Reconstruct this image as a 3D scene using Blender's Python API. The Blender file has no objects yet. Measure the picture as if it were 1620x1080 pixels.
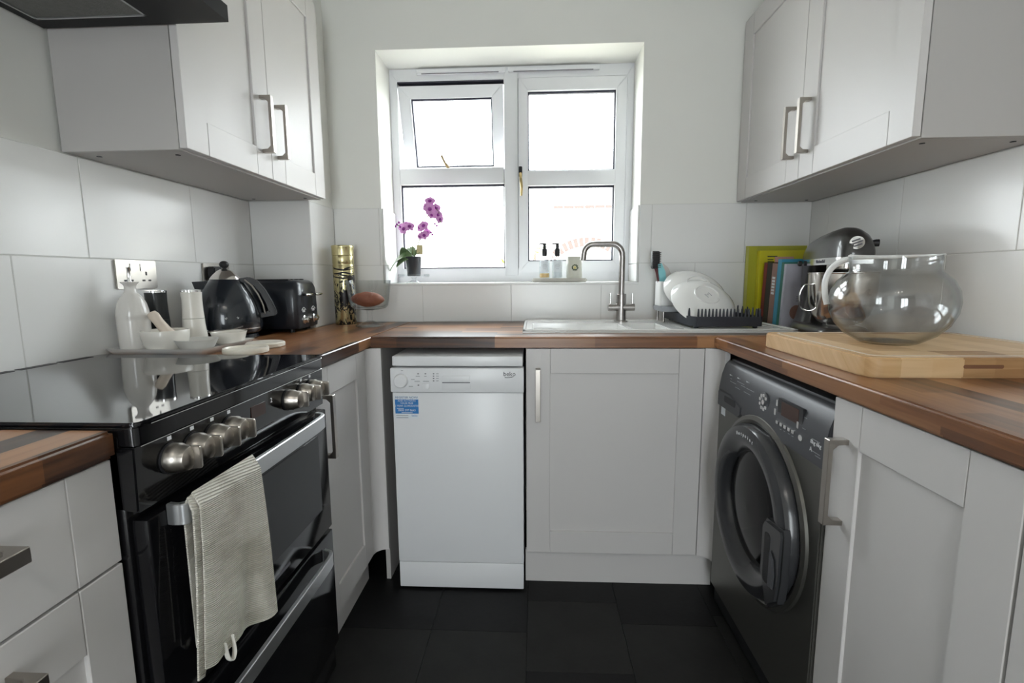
import bpy, bmesh, math, random
from mathutils import Vector, Matrix, noise
random.seed(7)
PI = math.pi
S = bpy.context.scene
COL = S.collection

# ------------------------------------------------------------ camera
CX, CY, CZ = 1.15991, -2.21538, 1.1147
YAW, PITCH, ROLL, FPX = math.radians(2.8156), math.radians(7.56015), math.radians(-0.40683), 772.06
WID = 2.3455
_f = Vector((-math.sin(YAW)*math.cos(PITCH), math.cos(YAW)*math.cos(PITCH), -math.sin(PITCH)))
_r = Vector((math.cos(YAW), math.sin(YAW), 0)); _u = _r.cross(_f)
CR = _r*math.cos(ROLL) + _u*math.sin(ROLL); CU = -_r*math.sin(ROLL) + _u*math.cos(ROLL)
CAMP = Vector((CX, CY, CZ))
cd = bpy.data.cameras.new('camera'); cam = bpy.data.objects.new('camera', cd); COL.objects.link(cam)
cd.sensor_width = 36; cd.lens = FPX/1620*36; cd.clip_start = .02
cam.matrix_world = Matrix(((CR.x, CU.x, -_f.x, CX), (CR.y, CU.y, -_f.y, CY), (CR.z, CU.z, -_f.z, CZ), (0, 0, 0, 1)))
S.camera = cam
def at(u, v, **k):
    a, val = list(k.items())[0]; i = 'XYZ'.index(a)
    r = _f + CR*((u-810)/FPX) + CU*((540-v)/FPX)
    return CAMP + r*((val-CAMP[i])/r[i])

# ------------------------------------------------------------ world, sun, daylight
w = bpy.data.worlds.new('overcast_sky'); S.world = w; w.use_nodes = True
wn = w.node_tree.nodes; bg = wn['Background']
bg.inputs[0].default_value = (.93, .965, 1, 1); bg.inputs[1].default_value = 9.3
sd = bpy.data.lights.new('sun', 'SUN'); sd.energy = 6.5; sd.angle = .02; sd.color = (1, .95, .87)
sun = bpy.data.objects.new('sun', sd); COL.objects.link(sun)
sun.rotation_euler = (math.radians(38), 0, math.radians(-72))
def portal(name, loc, rot, sx, sy):
    l = bpy.data.lights.new(name, 'AREA'); l.shape = 'RECTANGLE'; l.size = sx; l.size_y = sy
    l.cycles.is_portal = True
    o = bpy.data.objects.new(name, l); COL.objects.link(o); o.location = loc; o.rotation_euler = rot
portal('daylight_portal_sink_window', (1.04, .33, 1.59), (-PI/2, 0, 0), 1.2, 1.05)
portal('daylight_portal_garden_door', (1.17, -4.72, 1.1), (PI/2, 0, 0), .9, 2.1)
S.view_settings.view_transform = 'Standard'; S.view_settings.look = 'None'
S.view_settings.gamma = 1; S.view_settings.use_curve_mapping = False
S.view_settings.exposure = 0.66

# ------------------------------------------------------------ materials
M = {}
def mat(name, col=(.8, .8, .8), rough=.5, metal=0, spec=.5, var=0, vscale=8, bump=0, bscale=60, coat=0, trans=0, ior=1.45, emit=0, stretch=None, alpha=1):
    m = bpy.data.materials.new(name); m.use_nodes = True; nt = m.node_tree; N = nt.nodes; L = nt.links
    b = N['Principled BSDF']
    b.inputs['Base Color'].default_value = (*col, 1); b.inputs['Roughness'].default_value = rough
    b.inputs['Metallic'].default_value = metal; b.inputs['Specular IOR Level'].default_value = spec
    b.inputs['Coat Weight'].default_value = coat; b.inputs['Coat Roughness'].default_value = .06
    b.inputs['Transmission Weight'].default_value = trans; b.inputs['IOR'].default_value = ior
    b.inputs['Alpha'].default_value = alpha
    if emit:
        b.inputs['Emission Color'].default_value = (*col, 1); b.inputs['Emission Strength'].default_value = emit
    tc = N.new('ShaderNodeTexCoord'); mp = N.new('ShaderNodeMapping'); L.new(tc.outputs['Object'], mp.inputs['Vector'])
    if stretch: mp.inputs['Scale'].default_value = stretch
    nz = N.new('ShaderNodeTexNoise'); nz.inputs['Scale'].default_value = vscale; nz.inputs['Detail'].default_value = 4
    L.new(mp.outputs[0], nz.inputs['Vector'])
    if var:
        mx = N.new('ShaderNodeMix'); mx.data_type = 'RGBA'
        mx.inputs['A'].default_value = (*[max(0, c*(1-var)) for c in col], 1); mx.inputs['B'].default_value = (*[min(1, c*(1+var)) for c in col], 1)
        L.new(nz.outputs['Fac'], mx.inputs['Factor']); L.new(mx.outputs['Result'], b.inputs['Base Color'])
    else:
        mr = N.new('ShaderNodeMapRange'); mr.inputs['To Min'].default_value = rough*.98; mr.inputs['To Max'].default_value = min(1, rough*1.02)
        L.new(nz.outputs['Fac'], mr.inputs['Value']); L.new(mr.outputs[0], b.inputs['Roughness'])
    if bump:
        n2 = N.new('ShaderNodeTexNoise'); n2.inputs['Scale'].default_value = bscale; n2.inputs['Detail'].default_value = 3
        L.new(mp.outputs[0], n2.inputs['Vector'])
        bp = N.new('ShaderNodeBump'); bp.inputs['Strength'].default_value = bump; bp.inputs['Distance'].default_value = .002
        L.new(n2.outputs['Fac'], bp.inputs['Height']); L.new(bp.outputs[0], b.inputs['Normal'])
    M[name] = m; return m
mat('plaster', (.80, .80, .765), .85, var=.02, vscale=3, bump=.05, bscale=90)
mat('ceiling_paint', (.85, .85, .83), .9)
mat('tile_white', (.80, .80, .79), .2, spec=.42, bump=.03, bscale=7)
mat('grout', (.62, .62, .60), .9)
mat('upvc', (.80, .81, .83), .3)
mat('bronze', (.20, .135, .055), .5)
mat('gasket', (.03, .03, .05), .6)
mat('cabinet', (.60, .582, .575), .42, var=.015, vscale=2)
mat('carcass', (.45, .435, .425), .5)  # darker than the doors: vignette shade on the end panels put into the colour
mat('floor_slate', (.0155, .0155, .0148), .48, spec=.3, var=.55, vscale=9, bump=.25, bscale=45)
mat('floor_slate_dark', (.0068, .0068, .0072), .5, spec=.3, var=.5, vscale=7, bump=.25, bscale=40)
mat('floor_base', (.004, .004, .004), .8)
mat('satin_nickel', (.40, .37, .335), .3, 1, var=.06, vscale=40)
mat('chrome', (.78, .78, .78), .1, 1)
mat('steel', (.36, .34, .33), .27, 1, stretch=(1, 1, 30), var=.05, vscale=20)
mat('steel_bowl', (.66, .63, .60), .14, 1)
mat('socket_steel', (.42, .40, .37), .32, 1)
mat('brass', (.55, .42, .20), .3, 1)
mat('black_enamel', (.006, .006, .007), .12, coat=.3)
mat('black_glass', (.006, .006, .008), .035, spec=.7)
mat('door_black', (.005, .005, .006), .10, spec=.35)
mat('slot_wood', (.20, .09, .045), .6)
mat('rear_paint', (.34, .32, .29), .9, var=.05)
mat('oven_glass', (.020, .021, .022), .10, spec=.35)
mat('black_matt', (.010, .010, .012), .5)
mat('hood_black', (.003, .003, .004), .45, spec=.3)
mat('aluminium', (.55, .56, .57), .33, .9, var=.05, vscale=30)
mat('mesh_filter', (.20, .20, .19), .45, .7, var=.25, vscale=120, bump=.5, bscale=400)
mat('appliance_white', (.79, .80, .82), .28, spec=.5)
mat('white_plastic', (.82, .82, .81), .3)
mat('print_grey', (.16, .16, .18), .6)
mat('print_dark', (.03, .03, .05), .6)
mat('print_white', (.75, .76, .78), .5)
mat('sticker_blue', (.03, .19, .50), .4)
mat('sticker_white', (.75, .80, .84), .4)
mat('sticker_navy', (.04, .10, .25), .4)
mat('graphite', (.135, .132, .120), .33, .75, var=.05, vscale=3)
mat('graphite_panel', (.060, .062, .069), .42, .1)
mat('door_ring', (.030, .031, .034), .22, coat=.15)
mat('drum_glass', (.005, .005, .006), .10, spec=.25)
mat('display', (.045, .015, .008), .12)
mat('ceramic', (.80, .80, .785), .12, coat=.3)
mat('ceramic_cream', (.77, .745, .69), .25, coat=.2)
mat('ceramic_vase', (.70, .68, .65), .22, coat=.3)
mat('marble', (.58, .57, .54), .3, var=.12, vscale=30)
mat('pestle_wood', (.66, .57, .48), .5, var=.06, vscale=25)
mat('mill_dark', (.022, .026, .028), .28, coat=.2)
mat('kettle_blue', (.011, .015, .022), .24, .15, coat=.5)
mat('toaster_blue', (.013, .016, .023), .30, .15, coat=.3)
mat('mixer_grey', (.035, .034, .033), .28, .3, coat=.6, var=.1, vscale=300)
mat('dull_black', (.012, .012, .014), .45)
mat('rack_charcoal', (.018, .021, .030), .42)
mat('rack_grey', (.26, .27, .29), .4)
mat('potato', (.23, .075, .042), .6, var=.2, vscale=14, bump=.5, bscale=40)
mat('yellow_plastic', (.60, .55, .02), .32, var=.05, vscale=4)
mat('lime_plastic', (.42, .42, .035), .28, var=.06, vscale=4)
mat('pale_plastic', (.62, .66, .36), .35)
for n, c in dict(red=(.20, .012, .018), black=(.010, .008, .010), pink=(.62, .34, .29), multi=(.30, .17, .14), blue=(.055, .30, .46), green=(.035, .17, .13), lilac=(.50, .50, .58), paper=(.72, .69, .62), navy=(.02, .03, .07)).items():
    mat('book_'+n, c, .45, var=.12, vscale=20)
mat('leaf', (.12, .19, .085), .35, var=.25, vscale=12)
mat('petal', (.66, .30, .63), .55, var=.3, vscale=60)
mat('petal_dark', (.26, .025, .26), .55, var=.3, vscale=45)
mat('stem_green', (.12, .15, .06), .5)
mat('bark', (.10, .07, .045), .9, var=.5, vscale=60)
mat('pot_grey', (.05, .055, .062), .1, coat=.3)
mat('tag_straw', (.62, .55, .30), .6)
mat('stone_tray', (.52, .50, .45), .6, var=.06, vscale=40)
mat('soap_amber', (.80, .55, .25), .2)
mat('soap_clear', (.80, .84, .88), .12)
mat('candle_jar', (.62, .62, .54), .35)
mat('print_olive', (.05, .07, .025), .6)
mat('print_yellow', (.65, .55, .20), .6)
mat('gold_tin', (.64, .57, .32), .24, .9)
mat('tin_ink', (.010, .010, .012), .35)
mat('brush_black', (.02, .02, .022), .55)
mat('brush_maroon', (.09, .014, .02), .4)
mat('aqua_plastic', (.22, .55, .60), .35)
mat('beige_plastic', (.55, .49, .46), .5)
mat('cream_stone', (.75, .71, .62), .35)
mat('shaver_red', (.6, .03, .03), .4)
mat('outdoor_render', (.86, .85, .82), .9, var=.04, vscale=2)
mat('outdoor_brick', (.085, .062, .056), .9, var=.15, vscale=6)
mat('outdoor_path', (.40, .39, .33), .9, var=.1, vscale=3)
mat('foliage', (.09, .10, .012), .7, var=.3, vscale=4)
mat('lamp_white', (.85, .85, .85), .4)
mat('bulb', (1, .93, .83), .4, emit=140)

def glass(name, tint=(1, 1, 1), refl=1.0, edge=None):
    # thin clear sheet: transparent with a fresnel mirror coat
    m = bpy.data.materials.new(name); m.use_nodes = True; nt = m.node_tree; N = nt.nodes; L = nt.links
    N.remove(N['Principled BSDF']); out = N['Material Output']
    t = N.new('ShaderNodeBsdfTransparent'); t.inputs[0].default_value = (*tint, 1)
    g = N.new('ShaderNodeBsdfGlossy'); g.inputs['Roughness'].default_value = .01
    lw_ = N.new('ShaderNodeLayerWeight'); lw_.inputs['Blend'].default_value = .5
    pw = N.new('ShaderNodeMath'); pw.operation = 'POWER'; pw.inputs[1].default_value = 4; L.new(lw_.outputs['Facing'], pw.inputs[0])
    mu = N.new('ShaderNodeMath'); mu.operation = 'MULTIPLY_ADD'; mu.inputs[1].default_value = .75; mu.inputs[2].default_value = .028*refl; L.new(pw.outputs[0], mu.inputs[0])
    if edge:                                           # longer path through the wall at the silhouette
        cm = N.new('ShaderNodeMix'); cm.data_type = 'RGBA'; cm.inputs['A'].default_value = (*tint, 1); cm.inputs['B'].default_value = (*edge, 1)
        p2 = N.new('ShaderNodeMath'); p2.operation = 'POWER'; p2.inputs[1].default_value = 3; L.new(lw_.outputs['Facing'], p2.inputs[0])
        L.new(p2.outputs[0], cm.inputs['Factor']); L.new(cm.outputs['Result'], t.inputs[0])
    mx = N.new('ShaderNodeMixShader'); L.new(mu.outputs[0], mx.inputs[0]); L.new(t.outputs[0], mx.inputs[1]); L.new(g.outputs[0], mx.inputs[2])
    L.new(mx.outputs[0], out.inputs[0]); M[name] = m
glass('window_glass', (.97, .985, .98)); glass('thin_glass', (.98, .985, .985), 1.4, (.55, .60, .62)); glass('bottle_clear', (.93, .96, .97), 1.2); glass('jug_glass', (.985, .99, .99), 2.0, (.55, .60, .62))
mat('bowl_glass', (.97, .985, .99), .0, trans=1, ior=1.45)

def wood(name, axis, w_=.34, h_=.048, cols=((.038, .016, .009), (.185, .074, .028), (.37, .180, .078)), rough=.3, grain=1.0):
    m = bpy.data.materials.new(name); m.use_nodes = True; nt = m.node_tree; N = nt.nodes; L = nt.links
    b = N['Principled BSDF']; b.inputs['Roughness'].default_value = rough; b.inputs['Specular IOR Level'].default_value = .5
    ge = N.new('ShaderNodeNewGeometry'); sp = N.new('ShaderNodeSeparateXYZ'); L.new(ge.outputs['Position'], sp.inputs[0])
    al, ac = (0, 1) if axis == 'x' else (1, 0)
    ad = N.new('ShaderNodeMath'); ad.operation = 'SUBTRACT'; L.new(sp.outputs[ac], ad.inputs[0]); L.new(sp.outputs[2], ad.inputs[1])
    cb = N.new('ShaderNodeCombineXYZ'); L.new(sp.outputs[al], cb.inputs[0]); L.new(ad.outputs[0], cb.inputs[1])
    br = N.new('ShaderNodeTexBrick'); br.inputs['Scale'].default_value = 1; br.inputs['Mortar Size'].default_value = 0
    br.inputs['Brick Width'].default_value = w_; br.inputs['Row Height'].default_value = h_
    br.offset = .37; br.offset_frequency = 3; br.squash = 1.3; br.squash_frequency = 2
    br.inputs['Color1'].default_value = (0, 0, 0, 1); br.inputs['Color2'].default_value = (1, 1, 1, 1)
    L.new(cb.outputs[0], br.inputs['Vector'])
    mp = N.new('ShaderNodeMapping'); mp.inputs['Scale'].default_value = (3.5, 60, 1); L.new(cb.outputs[0], mp.inputs['Vector'])
    nz = N.new('ShaderNodeTexNoise'); nz.inputs['Scale'].default_value = 1; nz.inputs['Detail'].default_value = 5; nz.inputs['Distortion'].default_value = .6
    L.new(mp.outputs[0], nz.inputs['Vector'])
    m1 = N.new('ShaderNodeMath'); m1.operation = 'MULTIPLY_ADD'; m1.inputs[1].default_value = .75*grain; m1.inputs[2].default_value = -.375*grain; L.new(nz.outputs['Fac'], m1.inputs[0])
    m2 = N.new('ShaderNodeMath'); m2.operation = 'ADD'; L.new(br.outputs['Color'], m2.inputs[0]); L.new(m1.outputs[0], m2.inputs[1])
    cr = N.new('ShaderNodeValToRGB'); e = cr.color_ramp.elements
    e[0].position = .08; e[0].color = (*cols[0], 1); e[1].position = .92; e[1].color = (*cols[2], 1)
    k = e.new(.45); k.color = (*cols[1], 1)
    L.new(m2.outputs[0], cr.inputs[0]); L.new(cr.outputs[0], b.inputs['Base Color'])
    M[name] = m
wood('worktop_x', 'x'); wood('worktop_y', 'y')
wood('board_wood', 'x', .045, .30, ((.36, .19, .08), (.58, .37, .18), (.70, .49, .28)), .45, 1.2)

def weave():
    m = bpy.data.materials.new('towel_cloth'); m.use_nodes = True; nt = m.node_tree; N = nt.nodes; L = nt.links
    b = N['Principled BSDF']; b.inputs['Roughness'].default_value = .95; b.inputs['Specular IOR Level'].default_value = .1
    uv = N.new('ShaderNodeUVMap'); uv.uv_map = 'UVMap'
    wv = N.new('ShaderNodeTexWave'); wv.bands_direction = 'Y'; wv.inputs['Scale'].default_value = 27; wv.inputs['Distortion'].default_value = 1.2; wv.inputs['Detail'].default_value = 2; wv.inputs['Detail Scale'].default_value = 4
    L.new(uv.outputs[0], wv.inputs['Vector'])
    nz = N.new('ShaderNodeTexNoise'); nz.inputs['Scale'].default_value = 3.2; nz.inputs['Detail'].default_value = 3; L.new(uv.outputs[0], nz.inputs['Vector'])
    cr = N.new('ShaderNodeValToRGB'); e = cr.color_ramp.elements; e[0].position = .36; e[0].color = (.68, .65, .58, 1); e[1].position = .52; e[1].color = (.90, .87, .80, 1)
    L.new(nz.outputs['Fac'], cr.inputs[0])
    mx = N.new('ShaderNodeMix'); mx.data_type = 'RGBA'; mx.blend_type = 'MULTIPLY'; mx.inputs['B'].default_value = (.74, .73, .70, 1)
    iv = N.new('ShaderNodeMath'); iv.operation = 'SUBTRACT'; iv.inputs[0].default_value = 1; L.new(wv.outputs['Fac'], iv.inputs[1])
    L.new(iv.outputs[0], mx.inputs['Factor']); L.new(cr.outputs[0], mx.inputs['A']); L.new(mx.outputs['Result'], b.inputs['Base Color'])
    bp = N.new('ShaderNodeBump'); bp.inputs['Strength'].default_value = .8; bp.inputs['Distance'].default_value = .003; L.new(wv.outputs['Fac'], bp.inputs['Height']); L.new(bp.outputs[0], b.inputs['Normal'])
    M['towel_cloth'] = m
weave()
def tin_print():
    # gold tin with black printed flourishes over its lower two thirds
    m = bpy.data.materials.new('tin_print'); m.use_nodes = True; nt = m.node_tree; N = nt.nodes; L = nt.links
    b = N['Principled BSDF']; b.inputs['Roughness'].default_value = .24
    tc = N.new('ShaderNodeTexCoord'); mp = N.new('ShaderNodeMapping'); mp.inputs['Scale'].default_value = (1, 1, .55); L.new(tc.outputs['Object'], mp.inputs[0])
    nz = N.new('ShaderNodeTexNoise'); nz.inputs['Scale'].default_value = 62; nz.inputs['Detail'].default_value = 2; nz.inputs['Distortion'].default_value = 1.5; L.new(mp.outputs[0], nz.inputs['Vector'])
    n2 = N.new('ShaderNodeTexNoise'); n2.inputs['Scale'].default_value = 14; L.new(tc.outputs['Object'], n2.inputs['Vector'])
    ad = N.new('ShaderNodeMath'); ad.operation = 'ADD'; L.new(nz.outputs['Fac'], ad.inputs[0]); L.new(n2.outputs['Fac'], ad.inputs[1])
    cr = N.new('ShaderNodeValToRGB'); cr.color_ramp.interpolation = 'CONSTANT'; e = cr.color_ramp.elements
    e[0].color = (0, 0, 0, 1); e[1].position = .485; e[1].color = (1, 1, 1, 1)
    hf = N.new('ShaderNodeMath'); hf.operation = 'MULTIPLY'; hf.inputs[1].default_value = .5; L.new(ad.outputs[0], hf.inputs[0]); L.new(hf.outputs[0], cr.inputs[0])
    mx = N.new('ShaderNodeMix'); mx.data_type = 'RGBA'; mx.inputs['A'].default_value = (.60, .54, .31, 1); mx.inputs['B'].default_value = (.01, .01, .012, 1)
    L.new(cr.outputs[0], mx.inputs['Factor']); L.new(mx.outputs['Result'], b.inputs['Base Color'])
    iv = N.new('ShaderNodeMath'); iv.operation = 'MULTIPLY_ADD'; iv.inputs[1].default_value = -.9; iv.inputs[2].default_value = .9; L.new(cr.outputs[0], iv.inputs[0]); L.new(iv.outputs[0], b.inputs['Metallic'])
    M['tin_print'] = m
tin_print()

# ------------------------------------------------------------ geometry helpers
CEN = {}
def thing(name, label, cat, base, group=None, rot=None):
    """Empty at the thing's base. Without rot its parts are given in world coordinates, with rot in the thing's own frame."""
    o = bpy.data.objects.new(name, None); COL.objects.link(o); o.location = base; o.empty_display_size = .05
    if rot is not None: o.rotation_euler = rot if isinstance(rot, (tuple, list)) else (0, 0, rot)
    o['label'] = label; o['category'] = cat
    if group: o['group'] = group
    CEN[o] = Vector((0, 0, 0)) if rot is not None else Vector(base); return o
def struct(o): o['kind'] = 'structure'; return o
def tag(o, label, cat, group=None):
    o['label'] = label; o['category'] = cat
    if group: o['group'] = group
    return o
def mk(name, bm, m, parent=None, angle=35, base=False, label=None):
    if isinstance(bm, bmesh.types.BMesh):
        bmesh.ops.recalc_face_normals(bm, faces=bm.faces[:])
        me = bpy.data.meshes.new(name); bm.to_mesh(me); bm.free()
    else: me = bm
    co = [v.co for v in me.vertices]
    lo = Vector([min(c[i] for c in co) for i in range(3)]); hi = Vector([max(c[i] for c in co) for i in range(3)])
    c = (lo+hi)/2
    if base: c.z = lo.z
    me.transform(Matrix.Translation(-c))
    me.polygons.foreach_set('use_smooth', [True]*len(me.polygons)); me.set_sharp_from_angle(angle=math.radians(angle))
    me.materials.append(M[m] if isinstance(m, str) else m)
    o = bpy.data.objects.new(name, me); COL.objects.link(o)
    CEN[o] = c
    if parent: o.parent = parent; o.location = c-CEN[parent]
    else: o.location = c
    if label: o['label'] = label
    return o
def B(): return bmesh.new()
def abox(bm, x0, x1, y0, y1, z0, z1, bev=0, seg=2, mtx=None):
    x0, x1 = min(x0, x1), max(x0, x1); y0, y1 = min(y0, y1), max(y0, y1); z0, z1 = min(z0, z1), max(z0, z1)
    vs = [bm.verts.new((x, y, z)) for z in (z0, z1) for y in (y0, y1) for x in (x0, x1)]
    fs = [bm.faces.new([vs[i] for i in f]) for f in ((0, 2, 3, 1), (4, 5, 7, 6), (0, 1, 5, 4), (2, 6, 7, 3), (0, 4, 6, 2), (1, 3, 7, 5))]
    if bev:
        es = list({e for f in fs for e in f.edges})
        r = bmesh.ops.bevel(bm, geom=es, offset=bev, segments=seg, affect='EDGES', profile=.5)
        vs = list({v for f in r['faces'] for v in f.verts} | {v for v in vs if v.is_valid})
    if mtx is not None: bmesh.ops.transform(bm, matrix=mtx, verts=vs)
    return bm
def box(name, x0, x1, y0, y1, z0, z1, m, parent=None, bev=0, seg=2, **k):
    return mk(name, abox(B(), x0, x1, y0, y1, z0, z1, bev, seg), m, parent, **k)
def alathe(bm, prof, c=(0, 0, 0), seg=32, mtx=None, cap=True):
    rings = []
    for r, z in prof:
        if r < 1e-6: rings.append([bm.verts.new((0, 0, z))])
        else: rings.append([bm.verts.new((r*math.cos(2*PI*i/seg), r*math.sin(2*PI*i/seg), z)) for i in range(seg)])
    for a, b in zip(rings, rings[1:]):
        if len(a) == 1 and len(b) == 1: continue
        for i in range(seg):
            j = (i+1) % seg
            if len(a) == 1: bm.faces.new((a[0], b[j], b[i]))
            elif len(b) == 1: bm.faces.new((a[i], a[j], b[0]))
            else: bm.faces.new((a[i], a[j], b[j], b[i]))
    if cap:
        for r_, fl in ((rings[0], 1), (rings[-1], 0)):
            if len(r_) > 1: bm.faces.new(r_[::-1] if fl else r_)
    vs = [v for r_ in rings for v in r_]
    mm = Matrix.Translation(Vector(c)) @ (mtx if mtx is not None else Matrix.Identity(4))
    bmesh.ops.transform(bm, matrix=mm, verts=vs); return bm
def lathe(name, prof, c, m, parent=None, seg=32, mtx=None, cap=True, **k):
    return mk(name, alathe(B(), prof, c, seg, mtx, cap), m, parent, **k)
def atube(bm, pts, r, seg=10, closed=False, rv=None):
    pts = [Vector(p) for p in pts]; n = len(pts); rs = r if isinstance(r, (list, tuple)) else [r]*n
    tg = []
    for i in range(n):
        a = pts[(i-1) % n] if closed or i else pts[0]; b = pts[(i+1) % n] if closed or i < n-1 else pts[-1]
        tg.append((b-a).normalized())
    up = Vector((0, 0, 1)) if abs(tg[0].z) < .9 else Vector((0, 1, 0))
    nn = (up-tg[0]*up.dot(tg[0])).normalized(); rings = []
    for i in range(n):
        nn = (nn-tg[i]*nn.dot(tg[i])).normalized(); bb = tg[i].cross(nn)
        ra = rs[i]; rb = ra if rv is None else rv
        rings.append([bm.verts.new(pts[i]+nn*ra*math.cos(2*PI*k/seg)+bb*rb*math.sin(2*PI*k/seg)) for k in range(seg)])
    rng = range(n if closed else n-1)
    for i in rng:
        a, b = rings[i], rings[(i+1) % n]
        for k in range(seg): bm.faces.new((a[k], a[(k+1) % seg], b[(k+1) % seg], b[k]))
    if not closed: bm.faces.new(rings[0][::-1]); bm.faces.new(rings[-1])
    return bm
def tube(name, pts, r, m, parent=None, seg=10, closed=False, rv=None, **k):
    return mk(name, atube(B(), pts, r, seg, closed, rv), m, parent, **k)
def aprism(bm, poly, axis, a0, a1, bev=0, seg=2):
    """poly in the two other axes (x: (y,z), y: (x,z), z: (x,y)) extruded along axis."""
    def p(q, a): return (a, q[0], q[1]) if axis == 'x' else (q[0], a, q[1]) if axis == 'y' else (q[0], q[1], a)
    A = [bm.verts.new(p(q, a0)) for q in poly]; C_ = [bm.verts.new(p(q, a1)) for q in poly]
    f = [bm.faces.new(A), bm.faces.new(C_[::-1])]; n = len(poly)
    f += [bm.faces.new((A[i], C_[i], C_[(i+1) % n], A[(i+1) % n])) for i in range(n)]
    if bev:
        bmesh.ops.recalc_face_normals(bm, faces=f)
        bmesh.ops.bevel(bm, geom=list({e for g in f[:2] for e in g.edges}), offset=bev, segments=seg, affect='EDGES')
    return bm
def prism(name, poly, axis, a0, a1, m, parent=None, bev=0, **k):
    return mk(name, aprism(B(), poly, axis, a0, a1, bev), m, parent, **k)
def rrect(w_, h_, r, n=5, cx=0, cy=0):
    out = []
    for sx, sy, a in ((1, 1, 0), (-1, 1, 90), (-1, -1, 180), (1, -1, 270)):
        for i in range(n+1):
            t = math.radians(a+90*i/n); out.append((cx+sx*(w_/2-r)+r*math.cos(t), cy+sy*(h_/2-r)+r*math.sin(t)))
    return out
def arc(pts, n=8):
    """Catmull-Rom through points"""
    p = [Vector(q) for q in pts]; p = [2*p[0]-p[1]]+p+[2*p[-1]-p[-2]]; out = []
    for i in range(1, len(p)-2):
        for k in range(n):
            t = k/n; a, b, c, d = p[i-1], p[i], p[i+1], p[i+2]
            out.append(.5*((2*b)+(c-a)*t+(2*a-5*b+4*c-d)*t*t+(3*b-a-3*c+d)*t**3))
    out.append(p[-2]); return out
def text(name, body, size, pos, right, up, m, parent, align='CENTER', ext=.0003, font_scale=1):
    cu = bpy.data.curves.new('t', 'FONT'); cu.body = body; cu.size = size; cu.extrude = ext; cu.align_x = align; cu.align_y = 'CENTER'; cu.resolution_u = 2
    ob = bpy.data.objects.new('t', cu); COL.objects.link(ob)
    bpy.context.view_layer.update(); dg = bpy.context.evaluated_depsgraph_get()
    me = bpy.data.meshes.new_from_object(ob.evaluated_get(dg)); bpy.data.objects.remove(ob); bpy.data.curves.remove(cu)
    r = Vector(right).normalized(); u = Vector(up).normalized(); n = r.cross(u)
    mx = Matrix(((r.x*font_scale, u.x, n.x, pos[0]), (r.y*font_scale, u.y, n.y, pos[1]), (r.z*font_scale, u.z, n.z, pos[2]), (0, 0, 0, 1)))
    me.transform(mx); me.name = name
    if me.materials: me.materials.clear()
    return mk(name, me, m, parent)
def rotm(axis_to, up=Vector((0, 0, 1))):
    return Vector((0, 0, 1)).rotation_difference(Vector(axis_to)).to_matrix().to_4x4()
RX = Matrix.Rotation(PI/2, 4, 'X')      # lathe axis z -> -y
RYp = Matrix.Rotation(PI/2, 4, 'Y')     # lathe axis z -> +x
RYm = Matrix.Rotation(-PI/2, 4, 'Y')    # lathe axis z -> -x

# ------------------------------------------------------------ structure
YB = -4.7                                             # rear wall, behind the camera
WX0, WX1, WZ0, WZ1 = .467, 1.616, 1.089, 2.088        # window opening
BXX, BXY = .249, -.237                                # boxed-in corner
TT = .008                                             # tile thickness
HC = 2.42
fl = struct(box('floor', -.1, WID+.1, YB, .3, -.05, -.003, 'floor_base'))
# floor tiles, 305 mm vinyl squares, each column staggered
FT = {}
def floor_tile(x0, y0, k, dk):
    if (dk,) not in FT:
        FT[(dk,)] = [mk('floor_tile', abox(B(), x0+.0004, x0+.3044, y0+.0004, y0+.3044, -.0045, 0, .0008, 1), 'floor_slate_dark' if dk else 'floor_slate', fl)]; return
    src = FT[(dk,)][0]; o = src.copy(); COL.objects.link(o); o.parent = fl
    o.location = Vector((x0+.1524, y0+.1524, -.00225))-CEN[fl]
k = 0
for ci in range(-1, 5):
    x0 = .827+(ci-1)*.3048
    off = (.0, .0, .152, .05, .10, .20)[ci % 6]
    for ri in range(12):
        y0 = -.806+off-.3048*ri+.3048*2
        if y0 > -.1 or y0 < -2.9 or x0 < .1 or x0 > 2.1: continue
        floor_tile(x0, y0, k, (ci*3+ri*5) % 3 != 0 if (ci, ri) != (1, 3) else False); k += 1
struct(box('ceiling', -.1, WID+.1, YB, .3, HC, HC+.05, 'ceiling_paint'))
wl = struct(box('wall_left', -.1, -TT, YB, .30, 0, HC, 'plaster'))
wr = struct(box('wall_right', WID+TT, WID+.1, YB, .30, 0, HC, 'plaster'))
bm = B()
for a in ((-TT, WX0, 0, HC), (WX1, WID+TT, 0, HC), (WX0, WX1, 0, WZ0-.012), (WX0, WX1, WZ1, HC)):
    abox(bm, a[0], a[1], TT, .31, a[2], a[3])
wb = struct(mk('wall_back', bm, 'plaster'))
wc = struct(box('wall_corner', -TT, BXX-TT, BXY+TT, TT, 0, HC, 'plaster'))
bm = B()
for a in ((-.1, .75, 0, HC), (1.59, WID+.1, 0, HC), (.75, 1.59, 2.05, HC)):
    abox(bm, a[0], a[1], YB-.1, YB, a[2], a[3])
struct(mk('wall_rear', bm, 'rear_paint'))
# garden door in the rear wall (daylight from behind the camera)
gd = thing('window_2', 'white framed glazed garden door behind the camera', 'door', (1.17, YB-.05, 0)); struct(gd)
for a in ((.75, .81), (1.14, 1.20), (1.53, 1.59)): box('frame_post', a[0], a[1], YB-.08, YB-.02, 0, 2.12, 'upvc', gd, .004)
for a in ((.02, .10), (1.97, 2.05)): box('frame_rail', .75, 1.59, YB-.075, YB-.025, a[0], a[1], 'upvc', gd, .004)
for a in ((.81, 1.14), (1.20, 1.53)): box('pane', a[0], a[1], YB-.053, YB-.047, .10, 1.97, 'window_glass', gd)

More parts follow.
